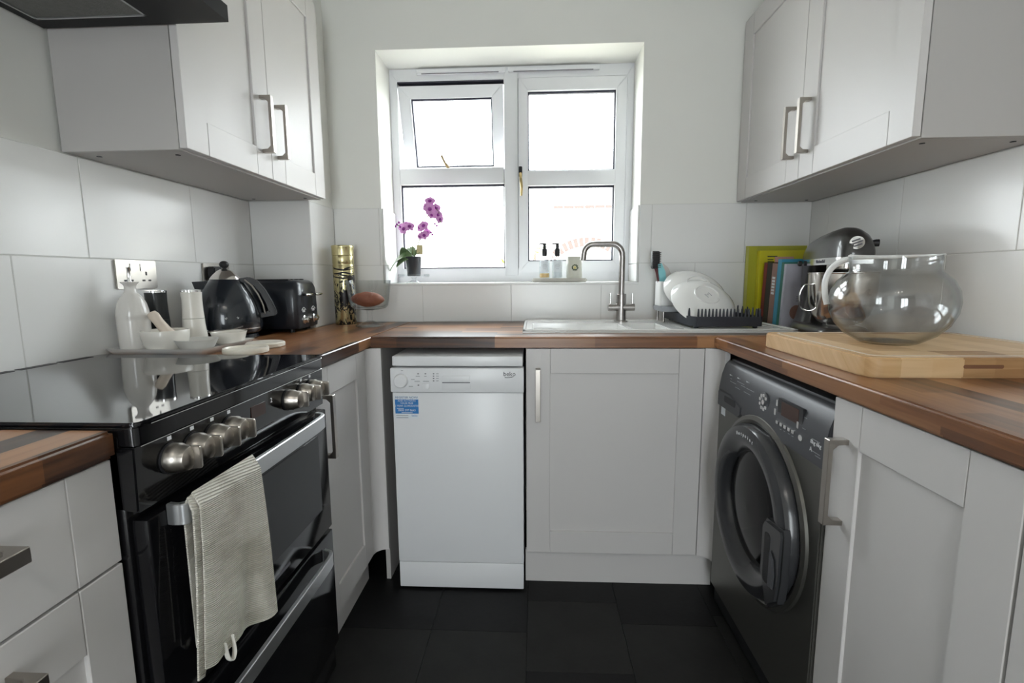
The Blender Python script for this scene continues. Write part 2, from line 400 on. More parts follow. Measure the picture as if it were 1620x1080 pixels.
# wall tiles: 400 x 250 brick bond, every tile its own piece
Z0, Z1, Z2 = .9125, 1.170, 1.4235
G = .0011
TC = {}
def tile(face, a0, a1, z0, z1, parent, plane, sgn):
    """face 'x': plane x=const spanning y; face 'y': plane y=const spanning x. Front at plane, body behind it by TT."""
    a0 += G; a1 -= G; z0 += G; z1 -= G
    if a1-a0 < .006: return
    c = Vector((plane+sgn*(TT-.0005)/2, (a0+a1)/2, (z0+z1)/2)) if face == 'x' else Vector(((a0+a1)/2, plane+sgn*(TT-.0005)/2, (z0+z1)/2))
    key = (face, round(a1-a0, 4), round(z1-z0, 4))
    if key in TC:
        o = bpy.data.objects.new('tile', TC[key]); COL.objects.link(o); CEN[o] = c; o.parent = parent; o.location = c-CEN[parent]; return
    h = (TT-.0005)/2; d = (a1-a0)/2
    bm = abox(B(), c.x-h, c.x+h, c.y-d, c.y+d, z0, z1, .0012, 1) if face == 'x' else abox(B(), c.x-d, c.x+d, c.y-h, c.y+h, z0, z1, .0012, 1)
    o = mk('tile', bm, 'tile_white', parent); TC[key] = o.data
def row(face, lo, hi, joint, z0, z1, parent, plane, sgn, pitch=.4025):
    j = joint
    while j > lo: j -= pitch
    while j < hi:
        tile(face, max(lo, j), min(hi, j+pitch), z0, z1, parent, plane, sgn); j += pitch
row('x', -2.45, BXY, -1.175, Z0, Z1, wl, 0, -1); row('x', -2.45, BXY, -.982, Z1, Z2, wl, 0, -1)
row('x', -2.45, 0, -.725, Z0, Z1, wr, WID, 1); row('x', -2.45, 0, -.529, Z1, Z2, wr, WID, 1)
for z0, z1 in ((Z0, Z1), (Z1, Z2)):
    tile('y', 0, BXX, z0, z1, wc, BXY, 1); tile('x', BXY, 0, z0, z1, wc, BXX, -1)
# back wall: lower course runs under the window, tiles at its corners are notched
jx = [.249, .643, 1.048, 1.453, 1.861, 2.265, WID]
for a, b in zip(jx, jx[1:]):
    if b <= WX0 or a >= WX1: tile('y', a, b, Z0, Z1, wb, 0, 1)
    elif a >= WX0 and b <= WX1: tile('y', a, b, Z0, WZ0-.004, wb, 0, 1)
    else:
        if a < WX0: pl = [(a+G, Z0+G), (b-G, Z0+G), (b-G, WZ0-.005), (WX0, WZ0-.005), (WX0, Z1-G), (a+G, Z1-G)]
        else: pl = [(a+G, Z0+G), (b-G, Z0+G), (b-G, Z1-G), (WX1, Z1-G), (WX1, WZ0-.005), (a+G, WZ0-.005)]
        prism('tile', pl, 'y', 0, TT-.0005, 'tile_white', wb)
for a, b in ((.249, .455), (.455, WX0), (WX1, 1.668), (1.668, 2.072), (2.072, WID)): tile('y', a, b, Z1, Z2, wb, 0, 1)
for z0, z1 in ((WZ0, Z1), (Z1, Z2)):
    tile('x', TT, .205, z0, z1, wb, WX0+TT, -1); tile('x', TT, .205, z0, z1, wb, WX1-TT, 1)
# grout behind the tiles
GD = .0010
box('grout', -TT, -GD, -2.45, BXY+TT, Z0, Z2, 'grout', wl); box('grout', WID+GD, WID+TT, -2.45, TT, Z0, Z2, 'grout', wr)
bm = B()
for a in ((BXX, WX0, Z0, Z2), (WX1, WID, Z0, Z2), (WX0, WX1, Z0, WZ0-.013)): abox(bm, a[0], a[1], GD, TT, a[2], a[3])
mk('grout', bm, 'grout', wb)
bm = B(); abox(bm, .0, BXX-GD, BXY+GD, BXY+TT, Z0, Z2); abox(bm, BXX-TT, BXX-GD, BXY+TT, -.0005, Z0, Z2); mk('grout', bm, 'grout', wc)

# ------------------------------------------------------------ window
YF = .207
win = thing('window_1', 'white double casement window over the sink with top light ajar', 'window', (1.04, YF+.03, WZ0)); struct(win)
box('window_sill', WX0, WX1, -.004, .24, WZ0-.012, WZ0-.0005, 'tile_white', win, .002)
FY0, FY1 = YF, YF+.07
def bar(n, x0, x1, z0, z1, y0=FY0, y1=FY1, m='upvc', b=.005, p=None): return box(n, x0, x1, y0, y1, z0, z1, m, p or win, b)
# outer frame with mitred corners
def mitre(n, X0, X1, Z0_, Z1_, w_, y0, y1, parent, ws=None):
    wl_, wr_, wb_, wt_ = ws or (w_,)*4
    x0, x1, z0, z1 = X0+wl_, X1-wr_, Z0_+wb_, Z1_-wt_; g = .0004
    for pl in ([(X0, Z0_+g), (x0, z0+g), (x0, z1-g), (X0, Z1_-g)], [(X1, Z0_+g), (X1, Z1_-g), (x1, z1-g), (x1, z0+g)],
               [(X0+g, Z0_), (X1-g, Z0_), (x1-g, z0), (x0+g, z0)], [(X0+g, Z1_), (x0+g, z1), (x1-g, z1), (X1-g, Z1_)]):
        prism(n, pl, 'y', y0, y1, 'upvc', parent, .003)
mitre('frame_rail', WX0, WX1, WZ0, WZ1, .035, FY0, FY1, win, (.036, .034, .068, .056))
bar('mullion', 1.010, 1.076, WZ0+.03, WZ1-.02, FY0-.003, FY1)
bar('transom', .503, 1.008, 1.560, 1.636)
def pane(x0, x1, z0, z1, parent, y=FY0+.028):
    g = bmesh.new()
    for a in ((x0-.001, x0+.006, z0, z1), (x1-.006, x1+.001, z0, z1), (x0, x1, z0-.001, z0+.006), (x0, x1, z1-.009, z1+.001)):
        abox(g, a[0], a[1], y-.008, y+.010, a[2], a[3])
    mk('gasket', g, 'gasket', parent)
    return box('pane', x0, x1, y, y+.005, z0, z1, 'window_glass', parent)
pane(.503, 1.010, 1.157, 1.560, win)
# right-hand casement
box('mullion_rebate', 1.070, 1.090, FY0+.052, FY1, 1.12, 2.04, 'upvc', win)
mitre('sash_rail', 1.079, 1.582, 1.135, 2.031, .045, FY0-.010, FY0+.05, win, (.044, .048, .054, .056))
bar('sash_transom', 1.121, 1.536, 1.545, 1.616, FY0-.008, FY0+.045)
pane(1.123, 1.534, 1.616, 1.975, win, FY0+.018); pane(1.123, 1.534, 1.189, 1.545, win, FY0+.018)
# top light, hinged at the top and pushed open
tilt = math.radians(15)
sa = bpy.data.objects.new('open_sash', None); COL.objects.link(sa); sa.parent = win; sa.location = Vector((.756, FY0+.03, 2.028))-CEN[win]; sa.rotation_euler = (tilt, 0, 0); CEN[sa] = Vector((0, 0, 0))
mitre('sash_rail', -.250, .250, -.428, -.008, .055, -.03, .03, sa)
pane(-.195, .195, -.373, -.063, sa, -.005)
tube('stay_handle', arc([(-.002, -.032, -.405), (-.012, -.062, -.392), (-.040, -.072, -.352), (-.056, -.076, -.315)]), [.0085]*4+[.0075]*12+[.0055]*9, 'bronze', sa, 8)
bar('gasket', .504, 1.009, 2.026, 2.033, FY0+.004, FY0+.05, 'gasket', 0)
h = tube('window_handle', arc([(1.088, FY0-.03, 1.600), (1.090, FY0-.045, 1.57), (1.094, FY0-.045, 1.53), (1.092, FY0-.04, 1.495)]), [.006]*8+[.0065]*8+[.005]*9, 'brass', win, 8)
box('handle_plate', 1.080, 1.096, FY0-.03, FY0-.009, 1.585, 1.632, 'black_matt', win, .004)
for a, b in ((.600, 1.018), (1.032, 1.455)):
    tv = box('trickle_vent', a, b, FY0-.016, FY0+.002, 2.058, 2.080, 'upvc', win, .004)
    box('vent_slot', a+.025, b-.03, FY0-.0168, FY0-.015, 2.0565, 2.0600, 'print_grey', tv)

# ------------------------------------------------------------ outside
og = struct(box('ground_outside', -8, 12, .6, 16, -.25, -.15, 'outdoor_path'))
hs = thing('neighbour_house', 'pale house wall with brick arch course seen through the window', 'building', (2.5, 9.2, -.15))
box('wall', -4, 10, 9.0, 9.4, -.15, 2.6, 'outdoor_render', hs)
bm = B()
ac = at(928, 432, Y=9.0); R0 = 1.05
for i in range(17):
    t = math.radians(35+110*i/16)
    mx = Matrix.Translation((ac.x+R0*math.cos(t), 8.99, ac.z-.35+R0*math.sin(t))) @ Matrix.Rotation(-(t-PI/2), 4, 'Y')
    o = mk('brick', abox(B(), -.045, .045, -.02, .05, -.1, .1, .005, 1, mx), 'outdoor_brick', hs)
zc = at(920, 327, Y=9.0).z
for i in range(9): box('brick', ac.x-.75+i*.23, ac.x-.75+i*.23+.215, 8.97, 9.05, zc-.03, zc+.03, 'outdoor_brick', hs)
hd = thing('garden_shrub', 'yellow green shrub against the pale wall outside', 'shrub', (at(840, 395, Y=7).x, 7, -.15))
bm = B(); p0 = at(845, 400, Y=7)
for i in range(140):
    p = p0+Vector((random.gauss(0, .35), random.gauss(0, .2), random.gauss(-.5, .35)))
    d = Vector((random.uniform(-1, 1), random.uniform(-1, 1), random.uniform(-.3, 1))).normalized()*.09; s_ = d.orthogonal().normalized()*.03
    v = [bm.verts.new(p-d), bm.verts.new(p+s_), bm.verts.new(p+d), bm.verts.new(p-s_)]; bm.faces.new(v)
mk('foliage', bm, 'foliage', hd); tube('stem', [(p0.x, 7, -.15), (p0.x, 7, p0.z)], .03, 'bark', hd)

# ------------------------------------------------------------ worktops
WT0, WT1 = .8745, .912
def worktop(name, poly, m, label, hole=None):
    bm = B()
    if hole:
        (x0, y0), (x1, y1) = poly; hx0, hx1, hy0, hy1 = hole
        xs, ys = [x0, hx0, hx1, x1], [y0, hy0, hy1, y1]; V = {}
        for k_, z in enumerate((WT0, WT1)):
            for i, x in enumerate(xs):
                for j, y in enumerate(ys): V[i, j, k_] = bm.verts.new((x, y, z))
        for i in range(3):
            for j in range(3):
                if (i, j) == (1, 1): continue
                for k_ in (0, 1): bm.faces.new((V[i, j, k_], V[i+1, j, k_], V[i+1, j+1, k_], V[i, j+1, k_]))
        def side(a, b): bm.faces.new((V[(*a, 0)], V[(*b, 0)], V[(*b, 1)], V[(*a, 1)]))
        for i in range(3): side((i, 0), (i+1, 0)); side((i, 3), (i+1, 3)); side((0, i), (0, i+1)); side((3, i), (3, i+1))
        side((1, 1), (2, 1)); side((1, 2), (2, 2)); side((1, 1), (1, 2)); side((2, 1), (2, 2))
        bmesh.ops.recalc_face_normals(bm, faces=bm.faces[:])
        es = [e for e in bm.edges if all(abs(v.co.z-WT1) < 1e-6 and abs(v.co.y-y0) < 1e-6 for v in e.verts)]
        bmesh.ops.bevel(bm, geom=es, offset=.006, segments=3, affect='EDGES')
    else: aprism(bm, poly, 'z', WT0, WT1, .005, 3)
    return tag(mk(name, bm, m), label, 'worktop')
XL, XR, YD = .5886, 1.7559, -.5693
worktop('worktop', [(.001, -.9925), (XL, -.9925), (XL, -.001), (BXX+.001, -.001), (BXX+.001, BXY-.001), (.001, BXY-.001)], 'worktop_y', 'walnut block worktop carrying the kettle and toaster between cooker and corner')
worktop('worktop', [(.001, -2.4), (XL, -2.4), (XL, -1.605), (XL-.006, -1.599), (.001, -1.599)], 'worktop_y', 'short walnut block worktop above the drawers at lower left')
SKX0, SKX1, SKY0, SKY1 = 1.112, 2.083, -.462, -.052
worktop('worktop', ((XL+.0005, YD), (WID-.001, -.001)), 'worktop_x', 'walnut block worktop under the window holding the white sink', hole=(SKX0+.014, SKX1-.014, SKY0+.014, SKY1-.014))
worktop('worktop', [(XR, -2.4), (WID-.001, -2.4), (WID-.001, YD-.0005), (XR, YD-.0005)], 'worktop_y', 'walnut block worktop above washing machine under the chopping board')

# ------------------------------------------------------------ cabinets
def FR(face, front):
    """maps (a, depth, z) to world; a runs along the front, depth goes into the unit"""
    if face == '-y': return lambda a, d, z: (a, front+d, z)
    if face == '+x': return lambda a, d, z: (front-d, a, z)
    return lambda a, d, z: (front+d, a, z)
def fbox(bm, F, a0, a1, d0, d1, z0, z1, bev=0):
    p = F(a0, d0, z0); q = F(a1, d1, z1); abox(bm, p[0], q[0], p[1], q[1], p[2], q[2], bev, 1)
def shaker(F, a0, a1, z0, z1, parent, st=.083, rt=.083, rb=.083, name='door', flat=False):
    bm = B(); g = .0004; t = .019
    fbox(bm, F, a0+.001, a1-.001, .0065 if not flat else .0012, t, z0+.001, z1-.001)
    fbox(bm, F, a0, a0+st-g, 0, t, z0, z1, .0012); fbox(bm, F, a1-st+g, a1, 0, t, z0, z1, .0012)
    if flat: fbox(bm, F, a0+st+g, a1-st-g, 0, t, z0, z1, .0012)
    else:
        if rb: fbox(bm, F, a0+st+g, a1-st-g, 0, t, z0, z0+rb, .0012)
        fbox(bm, F, a0+st+g, a1-st-g, 0, t, z1-rt, z1, .0012)
    return mk(name, bm, 'cabinet', parent, 25)
def handle(F, a, z0, z1, parent, out=.034, w_=.017, horizontal=False):
    """square D-bar: flat grip held by two swept feet"""
    bm = B(); th = .009
    if not horizontal:
        prof = [(-out, z0), (-out, z1), (0, z1), (0, z1-.010), (-out+th+.010, z1-.011), (-out+th, z1-.020), (-out+th, z0+.020), (-out+th+.010, z0+.011), (0, z0+.010), (0, z0)]
        n = len(prof); A = [bm.verts.new(F(a-w_/2, d, z)) for d, z in prof]; C_ = [bm.verts.new(F(a+w_/2, d, z)) for d, z in prof]
    else:
        b0, b1 = z0, z1
        prof = [(-out, b0), (-out, b1), (0, b1), (0, b1-.010), (-out+th+.010, b1-.011), (-out+th, b1-.020), (-out+th, b0+.020), (-out+th+.010, b0+.011), (0, b0+.010), (0, b0)]
        n = len(prof); A = [bm.verts.new(F(b, d, a-w_/2)) for d, b in prof]; C_ = [bm.verts.new(F(b, d, a+w_/2)) for d, b in prof]
    bm.faces.new(A); bm.faces.new(C_[::-1])
    for i in range(n): bm.faces.new((A[i], C_[i], C_[(i+1) % n], A[(i+1) % n]))
    bmesh.ops.recalc_face_normals(bm, faces=bm.faces[:]); bmesh.ops.bevel(bm, geom=bm.edges[:], offset=.001, segments=1, affect='EDGES')
    return mk('handle', bm, 'satin_nickel', parent, label='brushed nickel bar handle')
def carcass(F, a0, a1, dep, z0, z1, parent, top=True, d0=.020):
    bm = B(); t = .016
    fbox(bm, F, a0, a0+t, d0, dep, z0, z1); fbox(bm, F, a1-t, a1, d0, dep, z0, z1); fbox(bm, F, a0+t, a1-t, d0, dep, z0, z0+t)
    fbox(bm, F, a0+t, a1-t, dep-t, dep, z0+t, z1)
    if top: fbox(bm, F, a0+t, a1-t, d0, dep-t, z1-t, z1)
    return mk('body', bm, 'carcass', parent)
DZ0, DZ1 = .1265, .8705
# sink unit
F = FR('-y', -.566)
c = thing('base_cabinet', 'pale grey shaker cabinet with single door under the sink', 'cabinet', (1.426, -.30, 0))
carcass(F, 1.126, 1.727, .54, DZ0, .872, c, top=False)
d = shaker(F, 1.1265, 1.7270, DZ0+.002, DZ1, c, rb=.081, rt=.086); handle(F, 1.167, .622, .804, d)
box('plinth', 1.122, 1.792, -.540, -.525, 0, .1235, 'cabinet', c)
def cove(cx, cy, sx, parent, xend):
    """concave corner post linking two runs of doors; sx=+1 for the right corner"""
    pts = [(cx-sx*.002, cy)]
    for i in range(9):
        t = PI/2*i/8; pts.append((cx+sx*.040*math.sin(t)*1.0, cy-.038*(1-math.cos(t))))
    pts.append((cx+sx*.040, cy-.062)); pts.append((cx+sx*.056, cy-.062)); pts.append((cx+sx*.056, cy+.016)); pts.append((cx-sx*.002, cy+.016))
    return prism('corner_post', pts, 'z', DZ0, .872, 'cabinet', parent, angle=40)
cove(1.7312, -.566, 1, c, 1.77)
# left corner unit
F = FR('+x', .578)
c = thing('base_cabinet', 'narrow pale grey shaker cabinet between cooker and dishwasher', 'cabinet', (.30, -.75, 0))
carcass(F, -.986, -.604, .56, DZ0, .872, c)
d = shaker(F, -.985, -.600, DZ0+.002, DZ1, c); handle(F, -.945, .622, .800, d)
pts = [(.578, -.598)]+[(.578+.042*(1-math.cos(PI/2*i/8)), -.598+.034*math.sin(PI/2*i/8)) for i in range(9)]+[(.622, -.564), (.622, -.548), (.562, -.548), (.562, -.598)]
prism('corner_post', pts, 'z', DZ0, .872, 'cabinet', c, angle=40)
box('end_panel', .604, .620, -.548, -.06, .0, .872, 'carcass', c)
box('plinth', .520, .536, -.985, -.55, 0, .1235, 'cabinet', c)
# drawer unit, near left
c = thing('drawer_cabinet', 'pale grey drawer unit left of the cooker with bar handles', 'cabinet', (.30, -1.85, 0))
carcass(F, -2.10, -1.602, .56, DZ0, .872, c)
d = shaker(F, -2.099, -1.6015, .7235, DZ1, c, .066, name='drawer', flat=True); handle(F, .824, -1.945, -1.752, d, .042, .018, True)
d = shaker(F, -2.099, -1.6015, DZ0+.002, .7195, c, .066, .088, name='drawer'); handle(F, .674, -1.945, -1.752, d, .042, .018, True)
box('plinth', .520, .536, -2.1, -1.602, 0, .1235, 'cabinet', c)
c = thing('base_cabinet', 'pale grey shaker cabinet at the camera end of the left run', 'cabinet', (.30, -2.25, 0))
carcass(F, -2.39, -2.103, .56, DZ0, .872, c); shaker(F, -2.39, -2.1025, DZ0+.002, DZ1, c)
# right units
F = FR('-x', 1.765)
c = thing('base_cabinet', 'pale grey shaker cabinet right of the washing machine', 'cabinet', (2.05, -1.42, 0))
carcass(F, -1.613, -1.2215, .56, DZ0, .872, c)
d = shaker(F, -1.6125, -1.2225, DZ0+.002, DZ1, c, .082, .086); handle(F, -1.268, .622, .797, d, .038)
box('plinth', 1.805, 1.82, -1.613, -1.2215, 0, .1235, 'cabinet', c)
c = thing('base_cabinet', 'pale grey shaker cabinet cut off by the right picture edge', 'cabinet', (2.05, -2.0, 0))
carcass(F, -2.39, -1.6155, .56, DZ0, .872, c); shaker(F, -2.01, -1.617, DZ0+.002, DZ1, c); shaker(F, -2.39, -2.012, DZ0+.002, DZ1, c)
box('plinth', 1.805, 1.82, -2.39, -1.6155, 0, .1235, 'cabinet', c)
# wall units
UZ0, UZ1 = 1.425, 2.147
def wall_unit(face, front, y0, ym, y1, label, depth):
    F = FR(face, front); c = thing('wall_cabinet', label, 'cabinet', (front + (depth/2 if face == '-x' else -depth/2), (y0+y1)/2, UZ0))
    bm = B(); t = .018
    fbox(bm, F, y0, y0+t, .0205, depth, UZ0, UZ1, .001); fbox(bm, F, y1-t, y1, .0205, depth, UZ0, UZ1, .001)
    fbox(bm, F, y0+t, y1-t, .0205, depth, UZ0, UZ0+t); fbox(bm, F, y0+t, y1-t, .0205, depth, UZ1-t, UZ1); fbox(bm, F, y0+t, y1-t, depth-.01, depth, UZ0+t, UZ1-t)
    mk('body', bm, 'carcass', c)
    for a in (y0+.05, y1-.05):
        for dd in (.06, depth-.05):
            p = F(a, dd, UZ0-.0012); lathe('screw_cap', [(.0001, .0012), (.006, .0012), (.006, 0), (.0001, 0)], p, 'black_matt', c, 10)
    lz = UZ0+.0035
    d1 = shaker(F, y0+.001, ym-.001, lz, UZ1, c); handle(F, ym-.045, 1.500, 1.668, d1, .036)
    d2 = shaker(F, ym+.001, y1-.001, lz, UZ1, c); handle(F, ym+.043, 1.500, 1.668, d2, .036)
    return c
wall_unit('+x', .3185, -1.0245, -.632, BXY-.001, 'pale grey shaker wall cabinet left of the window beside the extractor hood', .3175)
wall_unit('-x', 2.0265, -.9955, -.4985, -.001, 'pale grey shaker wall cabinet right of the window above the mixer', .318)

# ------------------------------------------------------------ cooker
PY = lambda a: a
c = thing('cooker', 'black freestanding electric cooker with ceramic hob and seven silver knobs', 'cooker', (.30, -1.295, 0))
KY0, KY1 = -1.5955, -.9965
box('body', .02, .585, KY0, KY1, .03, .900, 'black_enamel', c, .003)
for sx in (.06, .53):
    for sy in (KY0+.04, KY1-.04): lathe('foot', [(.015, 0), (.015, .03)], (sx, sy, 0), 'black_matt', c, 12)
hb = prism('hob_glass', [(x_-.0, y_) for x_, y_ in rrect(.602, .597, .012, 4, .313, (KY0+KY1)/2)], 'z', .9135, .9195, 'black_glass', c, .002)
for i in range(5): box('rear_vent', .016, .034, -1.50+i*.095, -1.42+i*.095, .9185, .9202, 'black_matt', hb)
prism('hob_trim', rrect(.600, .596, .010, 4, .310, (KY0+KY1)/2), 'z', .885, .9128, 'black_enamel', c, .002)
# sloping fascia with chrome line
fa = prism('control_panel', [(.55, .795), (.604, .790), (.607, .884), (.55, .884)], 'y', KY0, KY1, 'black_enamel', c, .002)
tube('trim_line', [(.6085, KY0+.01, .8835), (.6085, KY1-.008, .8835)], .0011, 'chrome', c, 6)
tube('hob_edge_line', [(.6105, KY0+.03, .911), (.6105, KY1-.008, .911)], .0010, 'chrome', c, 6)
kn = None
for y in (-1.530, -1.481, -1.432, -1.386, -1.177, -1.113, -1.068):
    k_ = lathe('knob', [(.0001, 0), (.0225, 0), (.0225, .013), (.0205, .016), (.0195, .024), (.0175, .030), (.011, .034), (.0001, .035)], (.607, y, .846), 'satin_nickel', c, 32, RYp)
    gp_ = [(.622, .827), (.650, .829), (.652, .832), (.652, .860), (.650, .863), (.622, .865)]
    prism('knob_grip', gp_, 'y', y+.002, y+.0075, 'satin_nickel', k_, .001)
    lathe('knob_collar', [(.024, 0), (.024, .004), (.021, .004)], (.605, y, .846), 'black_matt', k_, 24, RYp)
for y in (-1.530, -1.481, -1.432, -1.386, -1.113, -1.068):
    prism('symbol', [(y-.004, .874), (y+.004, .874), (y+.004, .880), (y-.004, .880)], 'x', .6068, .6074, 'print_white', fa)
box('clock_display', .6055, .6072, -1.318, -1.268, .842, .866, 'display', fa)
text('symbol', '2', .014, (.6072, -1.245, .862), (0, 1, 0), (0, 0, 1), 'print_white', fa)
box('print_line', .6055, .6068, -1.33, -1.235, .8125, .8135, 'print_grey', fa)
def oven_door(z0, z1, hz, win_):
    d_ = box('oven_door', .587, .612, KY0+.004, KY1-.004, z0, z1, 'door_black', c, .004)
    if win_: box('door_window', .6115, .6128, -1.42, -1.055, z0+.07, z1-.055, 'oven_glass', d_)
    pts = arc([(.612, KY0+.044, hz), (.630, KY0+.043, hz), (.640, KY0+.056, hz), (.643, -1.45, hz), (.643, -1.20, hz), (.642, KY1-.105, hz), (.634, KY1-.075, hz), (.614, KY1-.066, hz)], 6)
    bm = B(); n = len(pts); hh, th = .0165, .005; rings = []
    for i, p in enumerate(pts):
        t = (pts[min(i+1, n-1)]-pts[max(i-1, 0)]).normalized(); nr = Vector((t.y, -t.x, 0))
        rings.append([bm.verts.new(p+nr*a+Vector((0, 0, b))) for a, b in ((th, -hh), (th, hh), (-th, hh), (-th, -hh))])
    for a, b in zip(rings, rings[1:]):
        for k2 in range(4): bm.faces.new((a[k2], a[(k2+1) % 4], b[(k2+1) % 4], b[k2]))
    bm.faces.new(rings[0]); bm.faces.new(rings[-1][::-1]); bmesh.ops.recalc_face_normals(bm, faces=bm.faces[:])
    bmesh.ops.bevel(bm, geom=[e for e in bm.edges if len(e.link_faces) == 2 and e.calc_face_angle(0) > .9], offset=.0015, segments=1, affect='EDGES')
    mk('door_handle', bm, 'aluminium', d_, label='brushed aluminium bow handle'); return d_
d_ = oven_door(.455, .777, .768, True)
box('print_line', .6118, .6124, -1.285, -1.225, .482, .489, 'print_grey', d_)
d_ = oven_door(.115, .446, .405, False)
box('kick_panel', .570, .600, KY0+.004, KY1-.004, .035, .108, 'black_enamel', c, .003)

# tea towel over the top oven handle
def towel():
    t = thing('tea_towel', 'cream ribbed tea towel hanging over the oven door handle', 'towel', (.652, -1.49, .46))
    def layer(name, y0, wd, Lf0, Lf1, Lb, off, nu, rise):
        bm = B(); uvl = bm.loops.layers.uv.new('UVMap'); nv = 64; top = .7875+rise
        def P(u, v):                       # u across, v from the front hem over the bar to the back hem
            y = y0+wd*u
            if v < .5:
                s_ = (.5-v)/.5
                z = top-s_*(Lf0+(Lf1-Lf0)*u+.004*math.sin(u*9)); x = .6510+off+(.007*math.sin(u*6.5+.6)+.004*math.sin(u*15+1))*s_
                y += s_*(.048*u-.030)+.003*math.sin(s_*4)
            else:
                s_ = (v-.5)/.5; z = top-s_*Lb; x = .6325-off*.5+.003*math.sin(u*9)*s_
            a = max(0, 1-abs(v-.5)/.03)
            if a > 0: x = x*(1-a)+.6420*a; z += .0055*math.sin(a*PI/2)
            return Vector((x, y, z))
        g = [[bm.verts.new(P(i/nu, j/nv)) for i in range(nu+1)] for j in range(nv+1)]
        for j in range(nv):
            for i in range(nu):
                f = bm.faces.new((g[j][i], g[j][i+1], g[j+1][i+1], g[j+1][i]))
                for lp, (a, b) in zip(f.loops, ((i, j), (i+1, j), (i+1, j+1), (i, j+1))): lp[uvl].uv = (a/nu*wd*3, b/nv*2+.05*a/nu)
        bmesh.ops.recalc_face_normals(bm, faces=bm.faces[:]); bmesh.ops.solidify(bm, geom=bm.faces[:], thickness=.003)
        mk(name, bm, 'towel_cloth', t, 60)
    layer('cloth', -1.540, .158, .262, .316, .26, .0035, 26, .0035)
    layer('inner_fold', -1.551, .05, .268, .262, .24, -.0005, 8, .0)
    mk('hanging_loop', atube(B(), arc([(.656, -1.520, .530), (.658, -1.517, .502), (.659, -1.508, .491), (.659, -1.501, .502), (.657, -1.501, .530)], 5), .0016, 6, rv=.0045), 'ceramic_cream', t)
towel()

# ------------------------------------------------------------ extractor hood
HZ = 1.703
c = thing('extractor_hood', 'black extractor hood with grey mesh filter above the hob', 'extractor hood', (.22, -1.33, HZ))
HY0, HY1, HX = -1.628, -1.031, .450
bm = B()
for a in ((.0, .022, HY0, HY1), (.284, HX, HY0, HY1), (.022, .284, HY0, HY0+.036), (.022, .284, HY1-.036, HY1)): abox(bm, a[0], a[1], a[2], a[3], HZ, HZ+.010)
prism_ = [(0, HZ+.010), (HX, HZ+.010), (HX, HZ+.036), (.30, HZ+.10), (0, HZ+.10)]
aprism(bm, prism_, 'y', HY0, HY1)
mk('canopy', bm, 'hood_black', c)
box('chimney', 0, .24, -1.45, -1.21, HZ+.10, HC-.001, 'hood_black', c, .003)
for a, b in ((HY0+.037, -1.331), (-1.329, HY1-.037)):
    f_ = box('grease_filter', .026, .280, a+.004, b-.004, HZ+.002, HZ+.0095, 'mesh_filter', c)
    g = B()
    for q_ in ((.022, .027, a, b), (.279, .284, a, b), (.022, .284, a, a+.005), (.022, .284, b-.005, b)): abox(g, q_[0], q_[1], q_[2], q_[3], HZ-.0005, HZ+.006)
    mk('filter_frame', g, 'aluminium', f_)

# ------------------------------------------------------------ dishwasher
c = thing('dishwasher', 'slim white freestanding dishwasher with blue sticker beside the sink cabinet', 'dishwasher', (.893, -.33, 0))
DX0, DX1, DY = .6685, 1.1185, -.606
box('body', DX0+.006, DX1-.006, DY+.035, -.06, .02, .812, 'appliance_white', c, .003)
for sx in (DX0+.04, DX1-.04):
    for sy in (-.53, -.1): lathe('foot', [(.014, 0), (.014, .02)], (sx, sy, 0), 'black_matt', c, 12)
box('top_lid', DX0+.003, DX1-.003, DY+.004, -.05, .8165, .850, 'appliance_white', c, .003)
cp = box('control_panel', DX0-.003, DX1+.001, DY-.006, DY+.034, .727, .8105, 'appliance_white', c, .004)
dr = box('door', DX0+.001, DX1-.001, DY, DY+.034, .1065, .726, 'appliance_white', c, .004)
box('kick_panel', DX0+.002, DX1-.002, DY+.002, DY+.034, .008, .1045, 'appliance_white', c, .003)
yp = DY-.006
def dp(u, v): return at(u, v, Y=yp)
p = dp(634.5, 602); k_ = lathe('programme_knob', [(.0001, .0), (.0245, 0), (.0245, .004), (.0225, .013), (.020, .015), (.0001, .015)], (p.x, yp, p.z), 'appliance_white', cp, 36, RX)
q0, q1 = dp(699, 594), dp(744.5, 616)
hd = box('door_handle', q0.x, q1.x, yp-.0015, yp+.001, q1.z, q0.z, 'appliance_white', c, .001)
box('handle_grip', q0.x+.001, q1.x-.001, yp-.0045, yp-.001, (q0.z+q1.z)/2+.002, q0.z-.001, 'appliance_white', hd, .0012)
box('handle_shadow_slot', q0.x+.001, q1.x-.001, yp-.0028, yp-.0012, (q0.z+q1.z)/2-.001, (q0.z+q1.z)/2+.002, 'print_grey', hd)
p = dp(806, 592.5); text('lettering', 'beko', .021, (p.x, yp-.0003, p.z+.002), (1, 0, 0), (0, 0, 1), 'print_dark', cp)
tube('logo_swoosh', arc([(p.x-.016, yp-.0004, p.z-.0095), (p.x, yp-.0004, p.z-.0095), (p.x+.014, yp-.0004, p.z-.0065)], 4), .0009, 'print_dark', cp, 6)
for u, v in ((661.5, 591), (673, 591), (662, 609), (686, 591), (686, 594.7), (686, 598.4), (686, 602.2)):
    p = dp(u, v); box('indicator', p.x-.0026, p.x+.0026, yp-.0008, yp+.0005, p.z-.0012, p.z+.0012, 'print_dark', cp)
for u, v, w_ in ((692, 591, .008), (692, 594.7, .009), (692, 598.4, .008), (692, 602.2, .008), (661, 595, .014), (673, 595, .008), (660, 603, .018), (674, 603, .020), (653, 600, .012), (650, 611, .014), (636, 586, .007)):
    p = dp(u, v); box('print_line', p.x-w_/2, p.x+w_/2, yp-.0004, yp+.0005, p.z-.0009, p.z+.0009, 'rack_grey', cp)
